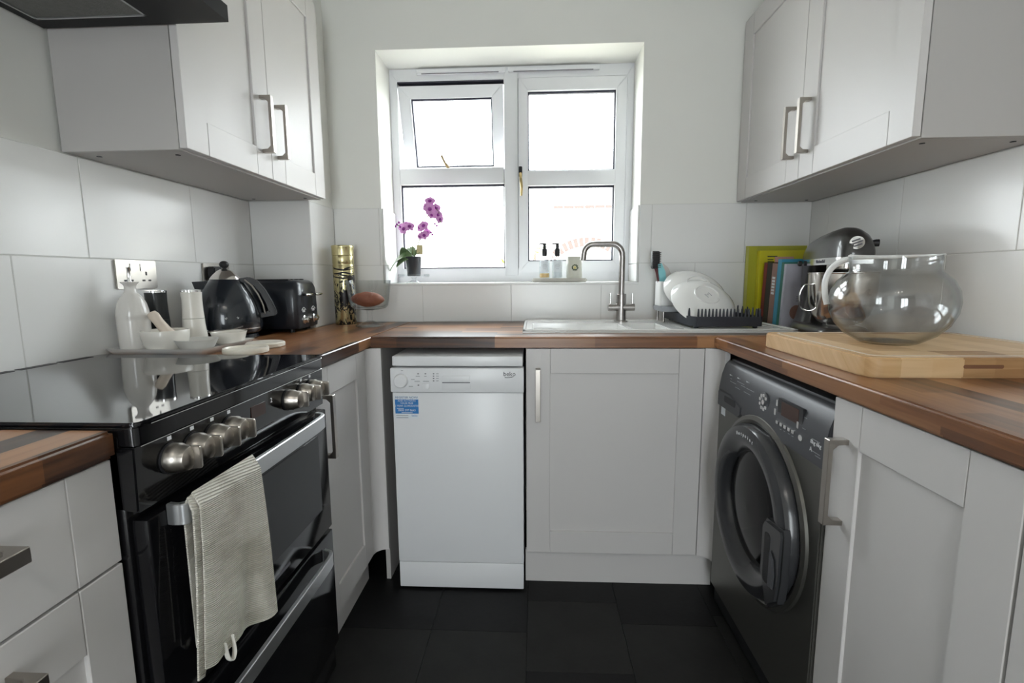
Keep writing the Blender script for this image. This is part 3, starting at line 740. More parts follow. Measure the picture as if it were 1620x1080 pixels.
p = dp(673.5, 610.5); box('button', p.x-.012, p.x+.012, yp-.002, yp+.001, p.z-.010, p.z+.009, 'appliance_white', cp, .001)
def ds(u, v): return at(u, v, Y=DY)
q0, q1 = ds(624.5, 626), ds(663, 662)
st = box('sticker', q0.x, q1.x, DY-.0006, DY+.0004, q1.z, q0.z, 'sticker_white', c, label='blue and white guarantee sticker')
q2, q3 = ds(624.8, 631.5), ds(662.5, 654)
box('sticker_panel', q2.x, q3.x, DY-.0009, DY-.0005, q3.z, q2.z, 'sticker_blue', st)
xm = (q0.x+q1.x)/2
def line(body, v, size, m, align='CENTER', dx=0):
    text('lettering', body, size, (xm+dx, DY-.0010, ds(643, v).z), (1, 0, 0), (0, 0, 1), m, st, align, .0001)
line('REGISTER NOW!', 628.6, .0105, 'sticker_navy'); line('AND ACTIVATE', 633.8, .0088, 'print_white'); line('YOUR FREE', 637.7, .0088, 'print_white')
line('2 YEAR GUARANTEE', 641.8, .0090, 'print_white'); line('0800 597 8643', 648.8, .0100, 'print_white'); line('beko', 657, .010, 'sticker_blue', dx=.026)
for v, a_, b_ in ((645.6, .006, .030), (652.4, .022, .060)): z = ds(643, v).z; box('print_line', q0.x+a_, q0.x+b_, DY-.0011, DY-.0008, z-.0010, z+.0010, 'print_white', st)
for v in (657, 660.5): z = ds(643, v).z; box('print_line', q0.x+.003, q0.x+.045, DY-.0008, DY-.0005, z-.0008, z+.0008, 'print_grey', st)

# ------------------------------------------------------------ washing machine
c = thing('washing_machine', 'graphite front loading washing machine with dark round door', 'washing machine', (2.04, -.927, 0))
WY0, WY1, WXF = -1.2195, -.6335, 1.757
box('body', WXF+.028, 2.33, WY0+.002, WY1-.002, .02, .835, 'graphite', c, .004)
for sx in (1.82, 2.28):
    for sy in (WY0+.05, WY1-.05): lathe('foot', [(.018, 0), (.018, .02)], (sx, sy, 0), 'black_matt', c, 12)
box('top_lid', 1.790, 2.33, WY0, WY1, .8355, .850, 'graphite_panel', c, .004)
fr = prism('front_panel', [(WXF+.028, .07), (WXF+.006, .07), (WXF, .078), (WXF, .712), (WXF+.028, .712)], 'y', WY0, WY1, 'graphite', c, .003)
box('kick_panel', WXF+.014, WXF+.028, WY0+.002, WY1-.002, .012, .068, 'black_matt', c, .002)
# fascia: bowed control panel
prof = [(WXF+.028, .7135), (WXF-.004, .7135), (WXF-.003, .755), (WXF+.004, .800), (WXF+.014, .830), (WXF+.024, .842), (WXF+.040, .8455), (WXF+.040, .8355), (WXF+.028, .83)]
cp = prism('control_panel', prof, 'y', WY0, WY1, 'graphite_panel', c, .002, angle=50)
def wx(z):                                             # x of the bowed fascia at height z
    for (x0, z0), (x1, z1) in zip(prof[1:], prof[2:]):
        if z0 <= z <= z1: return x0+(x1-x0)*(z-z0)/(z1-z0)
    return WXF
def wp(u, v):
    p = at(u, v, X=WXF)
    for _ in range(3): p = at(u, v, X=wx(p.z))
    return p
dwr = prism('detergent_drawer', [(y_, z_) for y_, z_ in ((WY1-.004, .700), (WY1-.16, .700), (WY1-.178, .712), (WY1-.178, .735), (WY1-.10, .752), (WY1-.012, .752), (WY1-.004, .745))], 'x', WXF-.0065, WXF+.02, 'graphite_panel', c, .002)
prism('drawer_recess', rrect(.085, .020, .007, 3, WY1-.10, .733), 'x', WXF-.0072, WXF-.006, 'black_matt', dwr)
def fbutton(n, u, v, w_, h_, m, r=.002, parent=cp, out=.002):
    p = wp(u, v); prism(n, rrect(w_, h_, min(r, w_/2-.0002, h_/2-.0002), 3, p.y, p.z), 'x', p.x-out, p.x+.004, m, parent); return p
p = wp(1209, 636); dl = lathe('programme_dial', [(.0001, .0), (.026, 0), (.026, .004), (.024, .005), (.0001, .005)], (p.x+.003, p.y, p.z), 'graphite_panel', c, 28, RYm)
for i in range(9):
    if i == 4: continue
    a = 2*PI*i/9+.3; prism('dial_segment', rrect(.0105, .0085, .002, 2, p.y+.0185*math.cos(a), p.z+.0185*math.sin(a)), 'x', p.x-.0035, p.x, 'chrome', dl)
lathe('dial_centre', [(.0001, 0), (.007, 0), (.007, .004), (.0001, .004)], (p.x, p.y, p.z), 'chrome', dl, 16, RYm)
q0, q1 = wp(1236, 648), wp(1266, 667)
p = wp(1250, 656); ym = p.y
prism('display_surround', rrect(.112, .056, .003, 3, p.y, p.z), 'x', p.x-.0012, p.x+.006, 'black_matt', cp)
prism('display', rrect(.078, .046, .002, 3, p.y, p.z), 'x', p.x-.0018, p.x+.004, 'display', cp)
for u, v in ((1230.5, 637), (1227, 651), (1267, 657), (1263, 672)): fbutton('button', u, v, .008, .016, 'chrome')
for i in range(5): fbutton('button', 1230+i*6.2, 667.5+i*3.9, .011, .008, 'chrome')
fbutton('start_button', 1267, 692.5, .016, .013, 'chrome', .006)
def fline(u, v, w_, parent=cp, h_=.0014): p = wp(u, v); prism('print_line', rrect(w_, h_, .0004, 1, p.y, p.z), 'x', p.x-.0006, p.x+.004, 'print_white' if h_ > .002 else 'rack_grey', parent)
for u, v, w_ in ((1157, 593.5, .022), (1169, 598.5, .022), (1183, 604.5, .022), (1157, 599, .012), (1172, 605.5, .05), (1160, 605, .045), (1176, 611, .03), (1187, 617, .05), (1167, 614, .034), (1182, 622, .044), (1275, 661, .012), (1272, 678, .014), (1291, 697, .03), (1290, 716, .034), (1294, 723, .02), (1235, 679, .008), (1241, 682, .008), (1248, 686, .008), (1254, 690, .008)): fline(u, v, w_)
for u, v, w_ in ((1156, 593, .012), (1168, 598, .012), (1182, 604, .012)): fline(u, v, w_, h_=.0026)
p = wp(1291, 702); text('lettering', '8kg 6kg', .013, (p.x-.0006, p.y, p.z), (0, -1, 0), (0, 0, 1), 'print_white', cp)
p = wp(1283, 710); text('lettering', 'A', .014, (p.x-.0006, p.y, p.z), (0, -1, 0), (0, 0, 1), 'print_white', cp)
p = at(1144, 649, X=WXF); box('energy_sticker', WXF-.0006, WXF+.001, p.y-.018, p.y+.014, p.z-.014, p.z+.014, 'sticker_white', fr)
# round door
dc = Vector((WXF, -.937, .492))
lathe('door_surround', [(.222, -.005), (.250, 0), (.247, .006), (.236, .010), (.226, .006), (.222, -.004)], dc, 'graphite', c, 64, RYm, cap=False)
dr = lathe('door', [(.225, .0), (.2255, .022), (.218, .034), (.200, .041), (.178, .040), (.160, .030), (.150, .018), (.146, .0)], dc, 'door_ring', c, 72, RYm, cap=False)
lathe('door_glass', [(.149, .012), (.120, .020), (.07, .027), (.0001, .029)], dc, 'drum_glass', dr, 56, RYm, cap=False)
# grip moulding on the hinge-free side
gp = [(-1.066, .515), (-1.066, .395), (-1.080, .375), (-1.095, .340), (-1.105, .320), (-1.150, .360), (-1.160, .42), (-1.162, .53), (-1.155, .545), (-1.078, .535)]
gm = prism('door_grip', gp, 'x', WXF-.047, WXF-.02, 'door_ring', c, .006)
prism('grip_slot', rrect(.026, .125, .010, 3, -1.098, .445), 'x', WXF-.0478, WXF-.046, 'black_matt', gm)
prism('grip_lever', [(-1.118, .475), (-1.135, .46), (-1.143, .425), (-1.140, .39), (-1.118, .385)], 'x', WXF-.052, WXF-.046, 'graphite_panel', gm, .002)
# maker's lettering follows the ring
for i, ch in enumerate('Hotpoint'):
    a = math.radians(106-3.9*i); rr = .1985; y_, z_ = dc.y-rr*math.cos(a)*-1*-1, dc.z+rr*math.sin(a)
    y_ = dc.y-rr*math.cos(a)
    text('lettering', ch, .0140, (WXF-.0412, y_, z_), (0, -math.sin(a), -math.cos(a)), (0, -math.cos(a), math.sin(a)), 'print_white', dr)
# shelf of dark void around the appliance
# ------------------------------------------------------------ sink and tap
c = thing('sink', 'white ceramic one and a half bowl sink with drainer under the window', 'sink', (1.6, -.257, .912))
SZ = .9215
bm = B()
holes = [(1.150, 1.495, -.440, -.190, .16), (1.520, 1.648, -.440, -.200, .11)]
xs = [SKX0, 1.150, 1.495, 1.520, 1.648, SKX1]; ys = [SKY0, -.440, -.195, SKY1]
V = {}
for i, x in enumerate(xs):
    for j, y in enumerate(ys): V[i, j] = bm.verts.new((x, y, SZ))
for i in range(5):
    for j in range(3):
        if (i, j) in ((1, 1), (3, 1)): continue
        bm.faces.new((V[i, j], V[i+1, j], V[i+1, j+1], V[i, j+1]))
for i, dep in ((1, .16), (3, .12)):
    rim = [V[i, 1], V[i+1, 1], V[i+1, 2], V[i, 2]]; cxm = sum(v.co.x for v in rim)/4; cym = sum(v.co.y for v in rim)/4
    low = [bm.verts.new((cxm+(v.co.x-cxm)*.9, cym+(v.co.y-cym)*.88, SZ-dep)) for v in rim]
    for k2 in range(4): bm.faces.new((rim[k2], rim[(k2+1) % 4], low[(k2+1) % 4], low[k2]))
    bm.faces.new(low)
out = [V[0, 0], V[5, 0], V[5, 3], V[0, 3]]
bnd = [e for e in bm.edges if len(e.link_faces) == 1]
r_ = bmesh.ops.extrude_edge_only(bm, edges=bnd); 
for v in [g for g in r_['geom'] if isinstance(g, bmesh.types.BMVert)]: v.co.z = .9125
bmesh.ops.recalc_face_normals(bm, faces=bm.faces[:])
bmesh.ops.bevel(bm, geom=[e for e in bm.edges if len(e.link_faces) == 2 and e.calc_face_angle(0) > .5], offset=.004, segments=2, affect='EDGES')
mk('basin', bm, 'ceramic', c, 50)
for i in range(7): box('drainer_rib', 1.70, 2.04, -.42+i*.052, -.415+i*.052+.006, SZ, SZ+.002, 'ceramic', c, .0008, 1)
bm = B()
for a in ((SKX0, SKX1, SKY0, SKY0+.012), (SKX0, SKX0+.012, SKY0, SKY1), (SKX1-.012, SKX1, SKY0, SKY1), (SKX0, SKX1, SKY1-.012, SKY1)): abox(bm, a[0], a[1], a[2], a[3], SZ-.003, SZ+.0035, .002, 1)
mk('raised_rim', bm, 'ceramic', c)
for x, y, z in ((1.32, -.31, SZ-.1595), (1.584, -.31, SZ-.1195)): lathe('drain', [(.0001, .003), (.022, .003), (.026, 0), (.0001, 0)], (x, y, z), 'chrome', c, 20)

tx, ty = 1.523, -.115
c = thing('mixer_tap', 'brushed steel swan neck mixer tap with two lever handles', 'tap', (tx, ty, SZ))
lathe('base', [(.0285, 0), (.0285, .004), (.022, .006)], (tx, ty, SZ), 'steel', c, 28)
lathe('column', [(.0205, .004), (.0205, .116), (.019, .118), (.0001, .118)], (tx, ty, SZ), 'steel', c, 28)
zt = SZ+.326
sp = [(tx, ty, SZ+.10), (tx, ty, SZ+.16), (tx, ty, SZ+.22), (tx, ty, zt-.055)]+[(tx-.045+.045*math.cos(a), ty, zt-.045+.045*math.sin(a)) for a in [PI/2*i/7 for i in range(1, 8)]]
sp += [(tx-.075, ty, zt), (tx-.105, ty-.0, zt)]+[(tx-.120-.040*math.sin(a), ty, zt-.040+.040*math.cos(a)) for a in [PI/2*i/7*.92 for i in range(1, 8)]]
e = Vector(sp[-1]); sp.append((e.x-.004, ty, e.z-.032))
tube('spout', sp, .0128, 'steel', c, 18)
tube('valve_body', [(tx-.055, ty-.004, SZ+.061), (tx+.055, ty-.004, SZ+.061)], .0155, 'steel', c, 18)
for s_ in (-1, 1):
    lv = lathe('lever', [(.0001, 0), (.0038, 0), (.0038, .046), (.0001, .0475)], (tx+s_*.046, ty-.004, SZ+.074), 'chrome', c, 12)

# ------------------------------------------------------------ sockets
def socket(y0, y1, label, sw):
    c = thing('wall_socket', label, 'socket', (.003, (y0+y1)/2, 1.088)); z0, z1 = 1.0875, 1.1695
    pl = prism('faceplate', rrect(y1-y0, z1-z0, .005, 3, (y0+y1)/2, (z0+z1)/2), 'x', .0005, .006, 'socket_steel', c, .0015)
    for yc in ((y0*.72+y1*.28), (y0*.28+y1*.72)):
        s_ = prism('rocker_switch', rrect(.013, .022, .002, 2, yc-.014*(1 if yc < (y0+y1)/2 else -1)*-1, z1-.020), 'x', .005, .0085, 'chrome', c, .001)
        for dy, dz, w_, h_ in ((0, -.038, .005, .011), (-.011, -.058, .010, .005), (.011, -.058, .010, .005)):
            prism('pin_hole', rrect(w_, h_, .0012, 2, yc+dy, z1+dz), 'x', .0055, .0068, 'black_matt', c)
    return c
socket(-.914, -.767, 'brushed steel double wall socket behind the white vase', 0)
socket(-.556, -.409, 'brushed steel double wall socket behind the black kettle', 0)
c = thing('power_plug', 'black plug in the socket behind the kettle', 'plug', (.02, -.515, 1.115))
prism('plug_body', rrect(.046, .046, .010, 3, -.515, 1.135), 'x', .0072, .034, 'black_matt', c, .004)
tube('cable', arc([(.022, -.515, 1.113), (.022, -.512, 1.08), (.012, -.505, 1.02), (.010, -.50, .96), (.012, -.50, .925), (.030, -.497, .9165), (.055, -.503, .9165)], 6), .0032, 'black_matt', c, 8)

# ------------------------------------------------------------ left worktop: tray of crockery, kettle, toaster
T = .9122
TB = T+.006                                            # tray floor
def dish(name, prof, c, m, label, cat, seg=40, group=None):
    o = lathe(name, prof, c, m, None, seg, base=True); return tag(o, label, cat, group)
tr = thing('serving_tray', 'white rectangular ceramic tray holding the vase, mills and mortar', 'tray', (.165, -.865, T))
bm = B(); x0, x1, y0, y1 = .006, .286, -.986, -.735
ins = lambda d, z: [bm.verts.new((x_, y_, z)) for x_, y_ in rrect(x1-x0-2*d, y1-y0-2*d, .018, 4, (x0+x1)/2, (y0+y1)/2)]
L_ = [ins(.012, T), ins(.002, T+.016), ins(0, T+.0185), ins(.004, T+.018), ins(.016, TB)]
for a, b in zip(L_, L_[1:]):
    n = len(a)
    for i in range(n): bm.faces.new((a[i], a[(i+1) % n], b[(i+1) % n], b[i]))
bm.faces.new(L_[0][::-1]); bm.faces.new(L_[-1])
mk('dish', bm, 'ceramic', tr, 60)
# oil bottle
vx, vy = .056, -.930
v = thing('oil_bottle', 'tall pale ceramic oil bottle with steel pourer on the tray', 'bottle', (vx, vy, TB))
pf = [(.0001, 0), (.040, 0), (.0425, .004), (.044, .03), (.0455, .08)]
pf += [(.0455-.0005*math.sin(i*1.0)*1, .08+i*.004) for i in range(1, 6)]
pf += [(.0435, .115), (.039, .132), (.031, .147), (.021, .157), (.0165, .163), (.0155, .176), (.0175, .182), (.024, .1875), (.0245, .190), (.012, .190), (.0001, .189)]
bm = alathe(B(), [(r_*.85, z_) for r_, z_ in pf], (vx, vy, TB), 40)
mk('body', bm, 'ceramic_vase', v, 50)
lathe('pourer', [(.0001, -.01), (.006, -.01), (.006, 0), (.0042, .004), (.0038, .034), (.0050, .036), (.0050, .040), (.0001, .040)], (vx, vy, TB+.1905), 'chrome', v, 14)
def mill(x, y, m, label, h_=.165):
    v = thing('pepper_mill', label, 'mill', (x, y, TB), group=None)
    k_ = h_/.165
    lathe('body', [(.0001, 0), (.0355, 0), (.0360, .003*k_), (.0325, .035*k_), (.0295, .062*k_), (.0290, .0795*k_), (.0001, .0795*k_)], (x, y, TB), m, v, 36)
    lathe('top', [(.0001, .0805*k_), (.0288, .0805*k_), (.0272, .105*k_), (.0268, .135*k_), (.0275, .158*k_), (.0001, .158*k_)], (x, y, TB), m, v, 36)
    lathe('cap', [(.0001, .158*k_), (.0278, .158*k_), (.0278, .164*k_), (.020, .1655*k_), (.0001, .1655*k_)], (x, y, TB), 'chrome', v, 36)
mill(.052, -.838, 'mill_dark', 'dark charcoal pepper mill with steel top on the tray')
mill(.136, -.805, 'ceramic_cream', 'cream salt mill with steel top on the tray')
mo = thing('mortar', 'cream ceramic mortar bowl in front of the dark mill', 'mortar', (.143, -.930, TB))
lathe('bowl', [(.0001, 0), (.030, 0), (.044, .006), (.053, .022), (.0565, .042), (.0575, .057), (.0565, .059), (.053, .058), (.050, .040), (.040, .018), (.0001, .010)], (.143, -.930, TB), 'ceramic_cream', mo, 44)
pe = lathe('pestle', [(.0001, 0), (.013, .002), (.018, .010), (.018, .020), (.0135, .045), (.0125, .070), (.0140, .088), (.0110, .098), (.0001, .101)], (.157, -.914, TB+.022), 'pestle_wood', None, 20, rotm((-.50, -.16, .85)), base=True)
tag(pe, 'pale wooden pestle leaning in the cream mortar', 'pestle')
dish('dip_dish', [(.0001, 0), (.026, 0), (.042, .010), (.051, .029), (.0535, .033), (.0500, .033), (.038, .012), (.0001, .008)], (.226, -.925, TB), 'marble', 'shallow grey marbled dish at the front right of the tray', 'dish')
dish('dip_dish', [(.0001, 0), (.028, 0), (.040, .009), (.047, .034), (.0495, .040), (.0460, .040), (.035, .012), (.0001, .008)], (.238, -.800, TB), 'ceramic_cream', 'cream dish with a thin spoon at the back of the tray', 'dish')
sp_ = tag(mk('spoon', atube(B(), arc([(.197, -.835, T+.0475), (.217, -.82, T+.0495), (.252, -.80, T+.053), (.277, -.79, T+.060)], 5), .0018, 8, rv=.0026), 'steel', base=True), 'thin steel spoon lying across the cream dish', 'spoon')
dish('coaster', [(.0001, .002), (.054, .002), (.057, .004), (.058, .012), (.057, .017), (.052, .018), (.050, .0135), (.0001, .013)], (.362, -.922, T-.0019), 'cream_stone', 'round cream stone coaster nearest the hob corner', 'coaster')
dish('coaster', [(.0001, .002), (.051, .002), (.054, .005), (.054, .014), (.050, .017), (.0001, .015)], (.352, -.806, T-.0019), 'cream_stone', 'second cream stone coaster partly behind the first', 'coaster')

# kettle
kx, ky = .114, -.605
k_ = thing('kettle', 'dark blue black domed kettle with chrome lid cone and ball knob', 'kettle', (kx, ky, T))
lathe('power_base', [(.0001, 0), (.086, 0), (.089, .004), (.088, .016), (.080, .020), (.0001, .020)], (kx, ky, T), 'kettle_blue', k_, 48)
lathe('body', [(.0001, .0205), (.092, .0205), (.098, .026), (.1005, .036), (.1000, .0375), (.1035, .039), (.1045, .048), (.1045, .062), (.1025, .085), (.098, .108), (.090, .133), (.078, .158), (.064, .179), (.052, .193), (.0455, .200), (.0001, .200)], (kx, ky, T), 'kettle_blue', k_, 64)
lathe('base_ring', [(.1008, .0345), (.1040, .0360), (.1040, .0395), (.1020, .0400)], (kx, ky, T), 'chrome', k_, 64, cap=False)
ld = lathe('lid', [(.0001, .2003), (.0470, .2003), (.0455, .204), (.036, .216), (.024, .2275), (.0135, .2335), (.0001, .235)], (kx, ky, T), 'steel_bowl', k_, 48)
lathe('lid_knob', [(.0001, .2340), (.0065, .235), (.0070, .238), (.0110, .241), (.0145, .247), (.0145, .252), (.0110, .258), (.0055, .2612), (.0001, .262)], (kx, ky, T), 'dull_black', ld, 24)
# handle sweeps out to the right in the plane of the photo, spout to the left
hx, hy = .94, .342                                    # handle direction
def hp(d, z, off=0): return (kx+hx*d-hy*off, ky+hy*d+hx*off, T+z)
bm = B(); prof_o = [(.040, .203), (.072, .208), (.098, .196), (.120, .165), (.139, .125), (.152, .088), (.150, .076), (.100, .068), (.098, .083), (.128, .090), (.120, .120), (.105, .155), (.088, .180), (.068, .190), (.045, .188)]
for s_ in (-1, 1): pass
A = [bm.verts.new(hp(d, z, -.013)) for d, z in prof_o]; C_ = [bm.verts.new(hp(d, z, .013)) for d, z in prof_o]
n = len(prof_o); bm.faces.new(A); bm.faces.new(C_[::-1])
for i in range(n): bm.faces.new((A[i], C_[i], C_[(i+1) % n], A[(i+1) % n]))
bmesh.ops.recalc_face_normals(bm, faces=bm.faces[:]); bmesh.ops.bevel(bm, geom=bm.edges[:], offset=.003, segments=2, affect='EDGES')
mk('handle', bm, 'dull_black', k_)
tube('handle_trim', [hp(d, z, -.0125) for d, z in ((.060, .1985), (.082, .178), (.099, .148), (.112, .112), (.116, .082))], .0032, 'satin_nickel', k_, 8)
bm = B(); so = [(-.040, .196), (-.098, .193), (-.083, .140), (-.072, .150)]
A = [bm.verts.new(hp(d, z, -.016 if d > -.08 else -.006)) for d, z in so]; C_ = [bm.verts.new(hp(d, z, .016 if d > -.08 else .006)) for d, z in so]
n = 4; bm.faces.new(A); bm.faces.new(C_[::-1])
for i in range(n): bm.faces.new((A[i], C_[i], C_[(i+1) % n], A[(i+1) % n]))
mk('spout', bm, 'kettle_blue', k_)
vd = Vector((CX-kx, CY-ky, 0)).normalized(); rt = Vector((0, 0, 1)).cross(vd)*1.0
vd = (vd+rt*.10).normalized(); rt = Vector((0, 0, 1)).cross(vd); upv = (Vector((0, 0, 1))*.97-vd*.22).normalized()
pb = Vector((kx, ky, T+.078))+vd*.1003
bd = B(); aprism(bd, rrect(.040, .0125, .006, 5), 'z', -.003, .0008)
nn_ = rt.cross(upv); bd.transform(Matrix(((rt.x, upv.x, nn_.x, pb.x), (rt.y, upv.y, nn_.y, pb.y), (rt.z, upv.z, nn_.z, pb.z), (0, 0, 0, 1))))
bg_ = mk('badge', bd, 'chrome', k_)
bd = B(); aprism(bd, rrect(.037, .0100, .005, 5), 'z', .0004, .0011); bd.transform(Matrix(((rt.x, upv.x, nn_.x, pb.x), (rt.y, upv.y, nn_.y, pb.y), (rt.z, upv.z, nn_.z, pb.z), (0, 0, 0, 1))))
mk('badge_field', bd, 'kettle_blue', bg_)
text('lettering', "DeLonghi", .0085, pb+nn_*.0014, rt, upv, 'chrome', bg_)

# toaster
ta = thing('toaster', 'dark blue black toaster with chrome levers beside the kettle', 'toaster', (.145, -.352, T), rot=math.radians(4))
tw, tl, th_ = .208, .250, .196                        # y, x, z size in its own frame
bm = B(); secs = []
for x_, sc, dz in ((-.125, .93, -.006), (-.115, .985, -.001), (-.095, 1, 0), (0, 1, .002), (.080, 1, 0), (.106, .985, -.001), (.120, .93, -.008), (.125, .87, -.016)):
    w2 = tw/2*sc; pts = []
    hh = th_+dz
    for y_, z_ in [(-w2*.93, .014), (-w2, .03), (-w2*.985, hh*.55), (-w2*.95, hh*.80), (-w2*.86, hh*.93), (-w2*.68, hh*.99), (-w2*.4, hh), (w2*.4, hh), (w2*.68, hh*.99), (w2*.86, hh*.93), (w2*.95, hh*.80), (w2*.985, hh*.55), (w2, .03), (w2*.93, .014)]:
        pts.append(bm.verts.new((x_, y_, z_)))
    secs.append(pts)
for a, b in zip(secs, secs[1:]):
    n = len(a)
    for i in range(n): bm.faces.new((a[i], a[(i+1) % n], b[(i+1) % n], b[i]))
bm.faces.new(secs[0]); bm.faces.new(secs[-1][::-1])
mk('body', bm, 'toaster_blue', ta, 50)
for sx in (-.09, .09):
    for sy in (-.075, .075): lathe('foot', [(.009, 0), (.009, .016)], (sx, sy, 0), 'black_matt', ta, 12)
for sy in (-.062, -.022, .022, .062): box('bread_slot', -.085, .085, sy-.010, sy+.010, th_-.002, th_+.0035, 'black_matt', ta, .001, 1)
for s_ in (-1, 1):
    yc = s_*.047
    box('lever_channel', .1235, .1258, yc-.003, yc+.003, .070, .150, 'black_matt', ta)
    tube('lever', [(.150, yc-.034, .140), (.152, yc-.012, .140), (.152, yc+.012, .140), (.150, yc+.034, .140)], [.0045, .0060, .0060, .0045], 'chrome', ta, 12)
    lathe('lever_arm', [(.005, 0), (.005, .026)], (.124, yc, .140), 'dull_black', ta, 10, RYp)
    kb = lathe('browning_dial', [(.0001, 0), (.017, 0), (.017, .004), (.013, .007), (.012, .017), (.0001, .018)], (.1245, yc, .046), 'chrome', ta, 24, RYp)
    box('dial_bar', .136, .1455, yc-.014, yc+.014, .0445, .0475, 'chrome', kb, .001)
    for i in (-1, 0, 1): box('print_mark', .1248, .1264, yc+i*.008-.002, yc+i*.008+.002, .074, .084, 'print_white', ta)
    tube('print_arc', arc([(.1262, yc-.020, .082), (.1262, yc, .092), (.1262, yc+.020, .082)], 6), .0011, 'print_white', ta, 6)

# gold tin
tn = thing('gift_tin', 'tall gold bottle tin with black printed flourishes in the corner', 'tin', (.322, -.100, T))
lathe('can', [(.0001, 0), (.0440, 0), (.0452, .003), (.0452, .215), (.0001, .215)], (.322, -.100, T), 'tin_print', tn, 44)
lathe('sleeve', [(.0452, .215), (.0452, .258), (.0440, .260), (.0440, .263), (.0452, .265), (.0452, .296), (.0440, .298)], (.322, -.100, T), 'gold_tin', tn, 44, cap=False)
lathe('lid', [(.0442, .298), (.0462, .300), (.0462, .330), (.0472, .333), (.0472, .338), (.0455, .341), (.0001, .340)], (.322, -.100, T), 'gold_tin', tn, 44, cap=False)
for i in range(5):                                     # printed ribbon across the neck
    z = T+.205+.008*i; bm = B(); pts = []
    for k2 in range(19):
        a = math.radians(-160+140*k2/18)+.35; pts.append((.322+.0454*math.cos(a), -.100+.0454*math.sin(a), z+(.006 if i % 2 else -.004)*math.sin(k2/18*PI*(1+i % 3))+.026*abs(k2/18-.5)*(1 if i > 2 else .3)))
    mk('ribbon_print', atube(bm, pts, [.0004+.0034*math.sin(PI*k2/18) for k2 in range(19)], 6, rv=.0006), 'tin_ink', tn)

# footed glass bowl with a sweet potato
gx, gy = .462, -.195
gb = thing('trifle_bowl', 'clear footed glass bowl holding a sweet potato', 'bowl', (gx, gy, T))
lathe('foot', [(.0001, 0), (.058, 0), (.060, .003), (.050, .007), (.026, .016), (.014, .022), (.0001, .022)], (gx, gy, T), 'thin_glass', gb, 40)
lathe('stem', [(.012, .021), (.0125, .03), (.011, .05), (.014, .067), (.026, .071)], (gx, gy, T), 'thin_glass', gb, 10)
lathe('bowl', [(.0001, .071), (.045, .071), (.066, .076), (.076, .086), (.0815, .11), (.0865, .150), (.0915, .192), (.0885, .192), (.0835, .150), (.0785, .11), (.073, .090), (.060, .080), (.0001, .078)], (gx, gy, T), 'thin_glass', gb, 56)
bm = B(); bmesh.ops.create_icosphere(bm, subdivisions=4, radius=1)
for v_ in bm.verts:
    n_ = noise.noise(v_.co*1.6)*.10+noise.noise(v_.co*4)*.035
    tpr = 1-.28*abs(v_.co.x)**2.5
    v_.co = Vector((v_.co.x*.069*(1+n_*.4), v_.co.y*.036*(1+n_)*tpr, v_.co.z*.031*(1+n_)*tpr))
bm.transform(Matrix.Translation((gx-.005, gy, T+.113)) @ Matrix.Rotation(.35, 4, 'Z') @ Matrix.Rotation(.05, 4, 'Y'))
tag(mk('sweet_potato', bm, 'potato', base=True), 'reddish brown sweet potato lying in the footed glass bowl', 'potato')

# ------------------------------------------------------------ window sill: orchid on a stand, soap tray
SL = WZ0
ox, oy = at(655, 440, Y=.075).x, .075
cs = thing('cake_stand', 'small square glass stand under the orchid on the sill', 'stand', (ox, oy, SL))
lathe('foot', [(.0001, 0), (.034, 0), (.035, .003), (.020, .008), (.009, .013), (.008, .020), (.016, .026), (.0001, .026)], (ox, oy, SL), 'thin_glass', cs, 32)
prism('plate', rrect(.124, .110, .010, 3, ox, oy), 'z', SL+.026, SL+.031, 'thin_glass', cs, .001)
bm = B()
for a in ((-.062, .062, -.055, -.052), (-.062, .062, .052, .055), (-.062, -.059, -.055, .055), (.059, .062, -.055, .055)): abox(bm, ox+a[0], ox+a[1], oy+a[2], oy+a[3], SL+.031, SL+.040)
mk('plate_rim', bm, 'thin_glass', cs)
op = thing('orchid', 'purple orchid with drooping leaves in a clear grey pot', 'plant', (ox, oy, SL+.0315))
pz = SL+.0315
lathe('pot', [(.0001, 0), (.029, 0), (.031, .003), (.0385, .085), (.0395, .088), (.0395, .090), (.0370, .090), (.030, .01), (.0001, .008)], (ox, oy, pz), 'pot_grey', op, 36)
lathe('bark_mulch', [(.0001, .078), (.036, .080), (.034, .086), (.015, .091), (.0001, .090)], (ox, oy, pz), 'bark', op, 20)
def leaf(a, L, W_, h0, lift, droop, roll=0):
    bm = B(); n = 12; rows_ = []
    d = Vector((math.cos(a), math.sin(a)*.55, 0)); s_ = Vector((-d.y, d.x, 0)).normalized()
    for i in range(n+1):
        t = i/n; p = Vector((ox, oy, pz+h0))+d*(L*t)+Vector((0, 0, lift*t-droop*t*t)); w_ = W_*math.sin(PI*min(.999, (t*.92+.06)))**.7
        rows_.append([bm.verts.new(p-s_*w_+Vector((0, 0, .006+roll*w_))), bm.verts.new(p), bm.verts.new(p+s_*w_+Vector((0, 0, .006-roll*w_)))])
    for r0, r1 in zip(rows_, rows_[1:]):
        for k2 in (0, 1): bm.faces.new((r0[k2], r0[k2+1], r1[k2+1], r1[k2]))
    bmesh.ops.recalc_face_normals(bm, faces=bm.faces[:]); bmesh.ops.solidify(bm, geom=bm.faces[:], thickness=.0016)
    mk('leaf', bm, 'leaf', op, 60)
leaf(math.radians(185), .112, .034, .088, .070, .135, .5); leaf(math.radians(205), .084, .034, .088, .062, .110, .8); leaf(math.radians(150), .078, .030, .088, .090, .085, -.5)
leaf(math.radians(120), .045, .022, .090, .085, .045, .2); leaf(math.radians(30), .050, .022, .088, .075, .050, -.6); leaf(math.radians(255), .055, .024, .088, .060, .080, .9)
def opx(u, v, dy=0): return at(u, v, Y=oy+dy)
